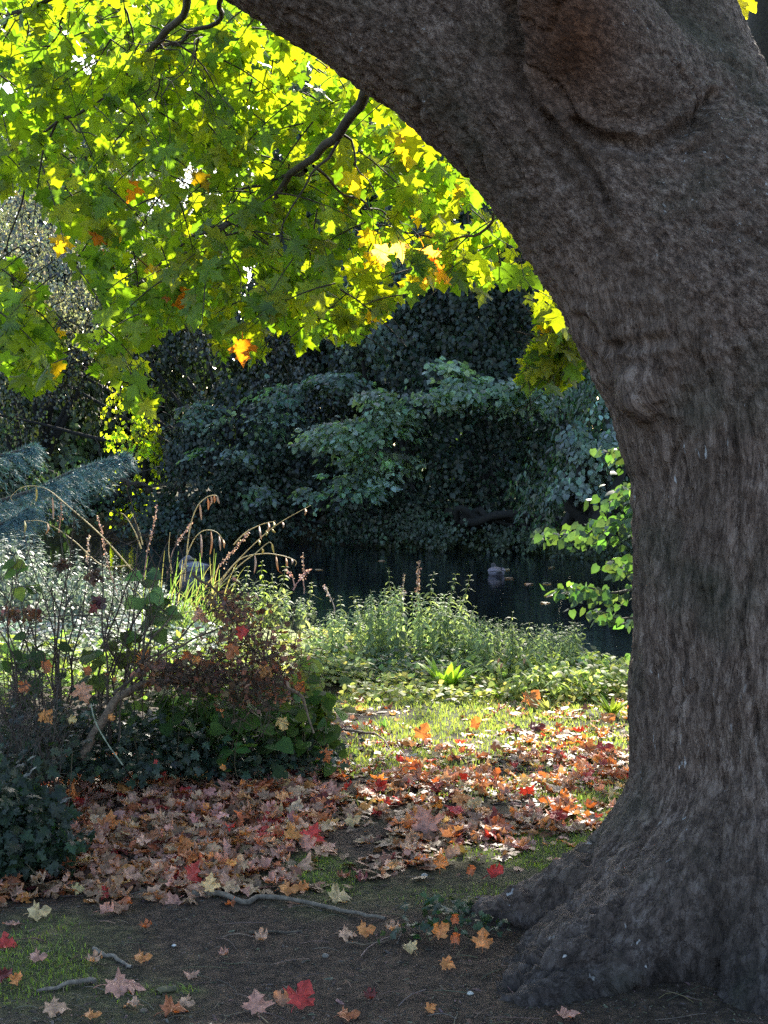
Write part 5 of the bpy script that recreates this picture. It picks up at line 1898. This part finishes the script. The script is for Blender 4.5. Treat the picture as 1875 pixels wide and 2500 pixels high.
stack = np.clip(dens(x_, y_) / 520, 0, 1)
zz = ground_z(x_, y_) + .006 + stack * rng.random(n) * .055
spin = rng.uniform(0, 6.28, n)
tl = np.where(stack > .3, .42, .2)
tipv = np.stack([np.cos(spin), np.sin(spin), rng.normal(size=n) * tl * .8], -1)
norv = np.stack([rng.normal(size=n) * tl, rng.normal(size=n) * tl - .25 * stack, np.ones(n)], -1)
norv[rng.random(n) < .25] *= (1, 1, -1)
FR = frames(tipv, norv)

# leaves seen singly in the photo: (px, py, colour, template, width px, spin, tilt)
hero = [
    (735, 2462, 'red', 2, 92, 1.2, .5, 'crimson upturned maple leaf at the bottom of the soil', 'scarlet'),
    (628, 2478, 'pinkish brown', 1, 78, 1.7, .5, 'large pinkish-brown leaf left of the crimson leaf at the bottom', ''),
    (690, 2485, 'brown', 10, 62, 2.2, .6, 'crumpled dark brown leaf between the pink and the crimson leaf', ''),
    (425, 2475, 'rust', 7, 80, .6, .3, 'rusty leaf with pale edge at the bottom left of centre', ''),
    (455, 2462, 'tan', 2, 50, -.4, .3, 'pale tan leaf lying over the rusty one near the bottom', ''),
    (320, 2463, 'tan', 3, 50, 2.8, .2, 'curled cream-tan leaf beside a small brown pebble', ''),
    (298, 2420, 'pinkish brown', 1, 105, .2, .15, 'wide mauve-brown leaf lying flat in the lower left', ''),
    (135, 2474, 'tan', 0, 72, .1, .15, 'flat tan leaf near the bottom left corner', ''),
    (348, 2352, 'orange', 2, 52, .3, .25, 'small orange-brown leaf beside the grey forked-looking stick', ''),
    (232, 2357, 'tan', 4, 55, 0, .1, 'long narrow curled tan leaf over the grass patch', ''),
    (92, 2350, 'pinkish brown', 2, 52, .2, .2, 'pinkish-tan leaf at the left end of the grass patch', ''),
    (42, 2410, 'orange', 9, 45, 1.3, .5, 'crinkled ochre leaf upright at the lower left edge', ''),
    (15, 2315, 'red', 3, 62, .2, .3, 'dusky red leaf cut by the left edge of the photo', ''),
    (10, 2400, 'maroon', 9, 60, 1.0, .3, 'dark maroon leaf at the left edge below the red one', ''),
    (94, 2240, 'pale yellow', 2, 68, .4, .3, 'pale yellow cupped leaf left on the edge of the dark soil', ''),
    (265, 2235, 'pinkish brown', 5, 58, .2, .5, 'brown-pink curled leaf at the left edge of the soil', ''),
    (357, 2274, 'rust', 4, 42, 0, .2, 'small rust leaf alone on the soil left of centre', ''),
    (512, 2197, 'pale yellow', 1, 50, 1.5, .9, 'pale greenish-yellow leaf upright at the left end of the long stick', ''),
    (705, 2183, 'orange', 2, 62, .2, .3, 'tawny orange leaf pressed against the long stick', ''),
    (742, 2180, 'orange', 4, 42, .8, .4, 'pointed ochre leaf right of the tawny one by the long stick', ''),
    (832, 2200, 'pale yellow', 7, 74, .6, .3, 'broad yellow-tan leaf over the right end of the long stick', ''),
    (640, 2300, 'tan', 4, 50, .1, .4, 'small brownish curled leaf on the bare middle soil', ''),
    (548, 2340, 'pinkish brown', 4, 36, .8, .3, 'tiny mauve curled leaf on the bare middle soil', ''),
    (846, 2292, 'tan', 1, 50, .1, .35, 'pale pinkish-tan leaf, left one of a touching pair near the root', ''),
    (893, 2284, 'orange', 2, 54, .3, .35, 'ochre leaf, right one of a touching pair near the root', ''),
    (960, 2280, 'tan', 4, 52, 0, .1, 'flat pinkish-tan leaf right of the touching pair', ''),
    (1000, 2325, 'pale yellow', 3, 50, 2.0, .4, 'pale green-yellow leaf on the thin twigs before the root', ''),
    (1072, 2312, 'orange', 3, 56, .8, .8, 'ochre upright leaf, leftmost of the cluster before the root', ''),
    (1110, 2282, 'rust', 5, 42, 1.6, .9, 'tan-orange leaf standing at the top of the cluster before the root', ''),
    (1112, 2330, 'rust', 5, 46, 1.4, .9, 'rusty-tan leaf standing in the middle of the cluster before the root', ''),
    (1092, 2368, 'orange', 6, 44, -.6, .5, 'orange-tan leaf at the foot of the cluster before the root', ''),
    (1178, 2338, 'orange', 2, 58, 1.5, .7, 'ochre arched leaf hanging against the maple root', ''),
    (1052, 2476, 'orange', 6, 34, .7, .5, 'small yellow-orange leaf alone at the bottom near the front root', ''),
    (1385, 2492, 'pinkish brown', 6, 66, .1, .2, 'pinkish leaf at the bottom edge under the hollow between the roots', ''),
    (905, 2446, 'maroon', 4, 46, .2, .2, 'dull maroon leaf on the bare soil at the lower right', ''),
    (225, 2494, 'orange', 2, 50, .3, .2, 'orange-tan leaf cut by the bottom edge at the left', ''),
    (850, 2494, 'rust', 2, 66, .3, .2, 'rusty leaf cut by the bottom edge right of centre', ''),
    (1000, 2020, 'orange', 1, 56, .1, .5, 'vivid orange leaf alone in the shade in the middle', ''),
    (1045, 2045, 'pinkish brown', 1, 84, 1.9, .7, 'largest pink-brown leaf standing in the middle of the litter', ''),
    (1140, 2035, 'tan', 2, 66, .6, .3, 'pale beige arched leaf right of the large pink-brown one', ''),
    (1205, 2035, 'maroon', 7, 60, .9, .3, 'dark maroon leaf right of the beige arched leaf', ''),
    (760, 2075, 'red', 1, 60, 1.3, .8, 'bright red leaf standing in the litter left of the grass patch', ''),
    (752, 2095, 'pinkish brown', 9, 56, 1.9, .6, 'dusty pink leaf right below the bright red one', ''),
    (1000, 2085, 'tan', 4, 66, .1, .2, 'curled pale tan leaf at the top edge of the grass patch', ''),
    (672, 2000, 'pale yellow', 4, 70, .1, .5, 'lemon-tan pointed leaf on the litter below the ivy', ''),
    (690, 1935, 'pale yellow', 9, 52, 1.4, .8, 'yellowish leaf with raised lobes on the litter below the ivy', ''),
    (625, 1935, 'pale yellow', 0, 56, .2, .4, 'pale yellow-green leaf left of the raised yellowish leaf', ''),
    (415, 1885, 'red', 1, 40, 1.7, .9, 'dark red leaf standing at the front of the dark ivy', ''),
    (410, 1930, 'rust', 2, 66, .5, .4, 'rusty-pink arched leaf at the upper edge of the litter', ''),
    (270, 2040, 'orange', 1, 50, 1.6, .9, 'tan-orange leaf standing near the ivy mound', ''),
    (660, 2020, 'red', 3, 80, .2, .2, 'soft red broad leaf lying in the middle of the left litter', ''),
    (260, 2195, 'red', 9, 46, .6, .5, 'small red crumpled leaf at the lower edge of the left litter', ''),
    (160, 2140, 'rust', 3, 70, .8, .6, 'big rust-pink leaf at the lower left of the litter', ''),
    (20, 2160, 'pinkish brown', 1, 70, .8, .6, 'pinkish leaf upright below the ivy mound at the left edge', ''),
    (560, 2155, 'rust', 3, 70, .2, .3, 'rusty boat-shaped leaf above the left part of the long stick', ''),
    (1075, 2140, 'orange', 9, 50, 1.5, .9, 'orange-tan leaf standing up in the patch before the root tip', ''),
    (1100, 2115, 'tan', 5, 60, .5, .7, 'brown-tan leaf topping the patch before the root tip', ''),
    (1150, 2160, 'rust', 5, 40, 1.2, .8, 'orange-red leaf catching sun behind the root tip', ''),
    (1205, 2165, 'red', 5, 60, .5, .6, 'scarlet and white-lit curled leaf behind the root tip', ''),
    (1318, 2175, 'red', 6, 34, .5, .4, 'small red leaf tucked against the upper side of the root', ''),
    (1380, 1990, 'orange', 2, 56, .3, .5, 'flame-orange leaf near the trunk in the sunny litter', ''),
    (1360, 2010, 'red', 2, 60, .3, .3, 'coral red leaf under the flame-orange one near the trunk', ''),
    (1115, 1975, 'orange', 1, 54, .3, .6, 'bright orange leaf in the sun patch of the litter', ''),
    (1155, 1975, 'pale yellow', 2, 52, .4, .5, 'golden leaf glowing right of the bright orange one', ''),
    (1030, 1815, 'orange', 2, 52, 1.2, .8, 'orange cupped leaf standing at the edge of the lit grass', ''),
    (1160, 1790, 'orange', 5, 46, 1.2, .8, 'yellow-orange leaf standing alone on the shaded grass', ''),
    (1295, 1730, 'orange', 2, 56, 1.0, .7, 'big orange leaf glowing at the foot of the ground elder', ''),
    (1310, 1790, 'maroon', 2, 50, .4, .4, 'purple-brown cupped leaf on the shaded grass', ''),
    (1285, 1797, 'pinkish brown', 0, 48, .1, .2, 'mauve-grey flat leaf left of the purple-brown one', ''),
    (1440, 1850, 'orange', 3, 60, 2.6, .6, 'scarlet-orange leaf in the sun just left of the trunk', ''),
    (1475, 1845, 'red', 2, 56, .4, .5, 'crimson leaf in the sun touching the scarlet-orange one', ''),
    (1490, 1885, 'orange', 5, 52, .4, .5, 'orange-red curled leaf lowest of the sunny trio by the trunk', ''),
    (935, 1660, 'orange', 5, 38, 1.6, .9, 'bright orange-red leaf standing among the weeds before the nettles', ''),
    (880, 1665, 'orange', 2, 40, 1.2, .7, 'orange leaf among the weeds left of the standing orange-red one', ''),
    (838, 1655, 'rust', 2, 34, 1.2, .7, 'orange leaf caught in the smaller strap-leaved plant', ''),
    (1485, 1770, 'orange', 2, 46, .7, .5, 'orange leaf at the foot of the yellow-green tuft by the trunk', ''),
]
caught = [
    (590, 1545, 6.5, 'red', 3, 52, 'red-orange maple leaf caught on the top right of the tangle'), (490, 1505, 6.6, 'pinkish brown', 7, 56, 'dusty pink leaf caught at the top of the tangle'),
    (565, 1590, 6.5, 'rust', 2, 54, 'rusty orange leaf caught in the heart of the tangle'), (648, 1640, 6.6, 'orange', 6, 50, 'orange leaf hanging at the right end of the tangle'),
    (350, 1605, 6.9, 'orange', 1, 50, 'sunlit orange leaf behind the fallen branch'), (480, 1612, 6.6, 'orange', 9, 36, 'small orange leaf between two twigs of the tangle'),
    (732, 1678, 7.1, 'rust', 6, 40, 'brown-orange leaf hanging from the bramble shoot'), (60, 1680, 6.3, 'rust', 9, 50, 'orange-tan leaf hanging at the left under the dead shrub'),
    (112, 1750, 6.2, 'orange', 6, 52, 'tan-orange leaf on the brushwood at the left edge'), (202, 1690, 6.3, 'pinkish brown', 1, 70, 'large dusky pink leaf caught low in the dead shrub'),
    (115, 1630, 6.5, 'rust', 5, 58, 'rolled rust-red leaf in the left fork of the dead shrub'), (212, 1640, 6.5, 'rust', 5, 42, 'rolled rust leaf right of the left fork of the dead shrub'),
    (272, 1752, 6.3, 'orange', 4, 30, 'small tan-orange leaf below the arch of the fallen branch'), (455, 1600, 6.6, 'rust', 9, 40, 'brown curled leaf standing on the fallen branch'),
    (228, 1487, 6.8, 'maroon', 6, 34, 'dark red leaf on a thin stem high in the dead shrub'), (795, 1845, 6.9, 'rust', 1, 46, 'orange-pink leaf standing at the right edge of the ivy'),
    (545, 1875, 6.5, 'orange', 5, 28, 'small golden leaf standing in the ivy below the bramble'), (380, 1860, 6.5, 'red', 6, 16, 'tiny coral leaf on the dark ivy'),
    (178, 1757, 6.2, 'pale yellow', 4, 36, 'pale lilac-white leaf lying on the dark ivy at the left'), (690, 1768, 6.8, 'pale yellow', 4, 54, 'long pale leaf shining on top of the bramble mound')]
cnt = 0


def put(me_, M3, s_, loc):
    o2 = bpy.data.objects.new('fallen_leaf', me_)
    m4 = Matrix([list(M3[r] * s_) + [loc[r]] for r in range(3)] + [[0, 0, 0, 1]])
    COL.objects.link(o2)
    o2.matrix_world = m4
    return o2


for (a, b_, cn, kt, wpx, sp_, tlt, lab, _) in hero:
    q = gpt(a, b_)
    s_ = wpx / 3500 * q[1] / 1.12
    t_ = np.array([math.cos(sp_), math.sin(sp_) * (1 - tlt), math.sin(sp_) * tlt])
    n_ = np.array([0, -tlt * 1.2, 1.0 - tlt * .5]) + rng.normal(size=3) * .1
    M3 = frames(t_[None], n_[None])[0]
    q = q + (0, 0, .018 + (.03 if tlt > .55 else 0)) - M3[:, 1] * s_ * .4 * (1 if tlt < .55 else .6)
    q[2] = max(q[2], float(ground_z(q[0], q[1])) + .012 + .012 * (b_ < 2180))
    tag(put(leafmesh(kt, cn, 0), M3, s_, q), lab, 'leaf', 'fallen maple leaves')
    cnt += 1
for (a, b_, D0, cn, kt, wpx, lab) in caught:
    s_ = wpx / 3500 * D0 / 1.3
    t_ = norm(np.array([rng.normal() * .6, -.1, -.7]))
    n_ = norm(np.array([rng.normal() * .3, -1, .3]))
    M3 = frames(t_[None], n_[None])[0]
    tag(put(leafmesh(kt, cn, 1), M3, s_, P(a, b_, D0 - .1) - M3[:, 1] * s_ * .4), lab, 'leaf', 'maple leaves caught in the shrub')

# the largest-looking of the scattered leaves as single things, the rest as litter
want = 300 - cnt
score = sz / y_ * np.where(py_ > 2170, 3, 1) * np.where((px_ < -20) | (px_ > 1560) | (py_ > 2520), 0, 1)
order = np.argsort(-score)
chosen = order[:want]
rest = np.setdiff1d(np.arange(n), chosen)


def region(a, b_):
    col_ = ('by the left edge' if a < 130 else 'left of the ivy mound edge' if False else 'far left' if a < 420 else 'left of centre' if a < 700 else 'near the middle' if a < 940 else
            'right of the middle' if a < 1180 else 'close to the maple trunk')
    if b_ > 2320:
        row_ = 'on the bottom soil'
    elif b_ > 2215:
        row_ = 'on the upper bare soil'
    elif b_ > 2150:
        row_ = 'at the litter edge'
    elif b_ > 2090:
        row_ = 'in the front of the litter'
    elif b_ > 2020:
        row_ = 'in the thick litter'
    elif b_ > 1950:
        row_ = 'in the back of the litter'
    else:
        row_ = 'in the far litter'
    return row_ + ' ' + col_


seen = {}
lst = sorted(chosen, key=lambda q: px_[q])
for q in lst:
    size_w = 'small' if sz[q] < .06 else 'large' if sz[q] > .084 else 'mid'
    base = f"{size_w} {POSE[kid[q]]} {names_[cid[q]]} leaf"
    reg = region(px_[q], py_[q])
    seen.setdefault((base, reg), []).append(q)
ordn = ['leftmost', 'second from left', 'third from left', 'fourth from left', 'fifth from left', 'sixth from left', 'seventh from left', 'eighth from left']
for (base, reg), ids in seen.items():
    for w_, q in enumerate(ids):
        lab = f"{base} {reg}" + (f", {ordn[w_]}" if len(ids) > 1 else '')
        if len(lab.split()) > 16:
            lab = lab.replace(' from left', '').replace('the ', '').replace(', ', ' ')
        tag(put(leafmesh(kid[q], names_[cid[q]], int(q) % 2), FR[q], sz[q], (x_[q], y_[q], zz[q])), lab, 'leaf', 'fallen maple leaves')
lit = Bag()
for k in range(14):
    s_ = rest[kid[rest] == k]
    if not len(s_):
        continue
    tv, tf = LT[k]
    base = np.array([PAL[names_[c_]][0] for c_ in cid[s_]])
    base = base * np.exp(rng.normal(size=(len(s_), 1)) * .25) * np.exp(rng.normal(size=(len(s_), 3)) * .06)
    v, f = inst(tv, tf, np.stack([x_[s_], y_[s_], zz[s_]], -1), FR[s_], sz[s_])
    cv = rep(np.clip(base, 0, 1), len(tv)) * np.exp(np.tile(perlin(tv * 3 + k), len(s_))[:, None] * .5)
    lit.add(v, f, np.clip(cv, 0, 1))
# smaller leaf scraps deep in the litter
m_ = 10000
ys = rng.uniform(5.1, 9.8, m_)
xs = rng.uniform(-.29, .18, m_) * ys
k = rng.random(m_) < np.clip(dens(xs, ys) / 420, 0, 1)
xs, ys = xs[k], ys[k]
zs = ground_z(xs, ys) + .004 + .012 * rng.random(len(xs))
tv, tf = LT[12]
v, f = inst(*STAR, np.stack([xs, ys, zs], -1), frames(rng.normal(size=(len(xs), 3)) * (1, 1, .2), rng.normal(size=(len(xs), 3)) * .35 + (0, 0, 1)), rng.uniform(.02, .07, len(xs)))
lit.add(v, f, rep(jit((.17, .10, .065), .4, len(xs)), len(STAR[0])))
tag(lit.build('leaf_litter', M_litter), 'thick layer of brown and russet maple leaves behind the single ones', None, None, 'stuff')

# small ivy sprig at the maple root, pebbles
leafy('ivy_sprig', 'small dark ivy and moss sprig growing against the tip of the maple root', 'ivy',
      [(1130, 2290, 4.72, .07, .06, .02, 50), (1175, 2330, 4.6, .05, .05, .02, 30), (1000, 2350, 4.6, .08, .05, .005, 24), (1090, 2255, 4.85, .06, .05, .01, 40)], (.035, .06, .035), IVY, .030, M_ivy, tilt=.5, face=.5)
for lab, a, b_, s_, cl_ in (('round brown pebble beside the cream-tan leaf', 352, 2470, .009, (.16, .12, .09)), ('white pebble flake on the soil left of the middle', 425, 2310, .006, (.6, .6, .62)),
                            ('small grey pebble on the bare soil right of the middle', 795, 2336, .009, (.2, .18, .16)), ('white chip on the soil near the front root', 1148, 2428, .008, (.55, .55, .52)),
                            ('dull pebble on the grass beside the standing orange leaf', 1036, 2140, .010, (.4, .38, .36))):
    q = gpt(a, b_)
    o3 = norm(rng.normal(size=(1, 3)))
    u_, v_ = np.meshgrid(np.linspace(0, np.pi, 9), np.arange(12) / 12 * 2 * np.pi, indexing='ij')
    V_ = np.stack([np.sin(u_) * np.cos(v_), np.sin(u_) * np.sin(v_), np.cos(u_)], -1).reshape(-1, 3)
    V_ = V_ * (1 + .3 * perlin(V_ * 1.3 + a)[:, None]) * (1.3, 1, .7) * s_
    i_, j_ = np.meshgrid(np.arange(8), np.arange(12), indexing='ij')
    F_ = np.stack([i_ * 12 + j_, (i_ + 1) * 12 + j_, (i_ + 1) * 12 + (j_ + 1) % 12, i_ * 12 + (j_ + 1) % 12], -1).reshape(-1, 4)
    o_ = Bag().add(V_, F_, cl_).build('pebble', M_chip)
    o_.location = q + (0, 0, s_ * .4)
    tag(o_, lab, 'pebble', 'pebbles on the soil')
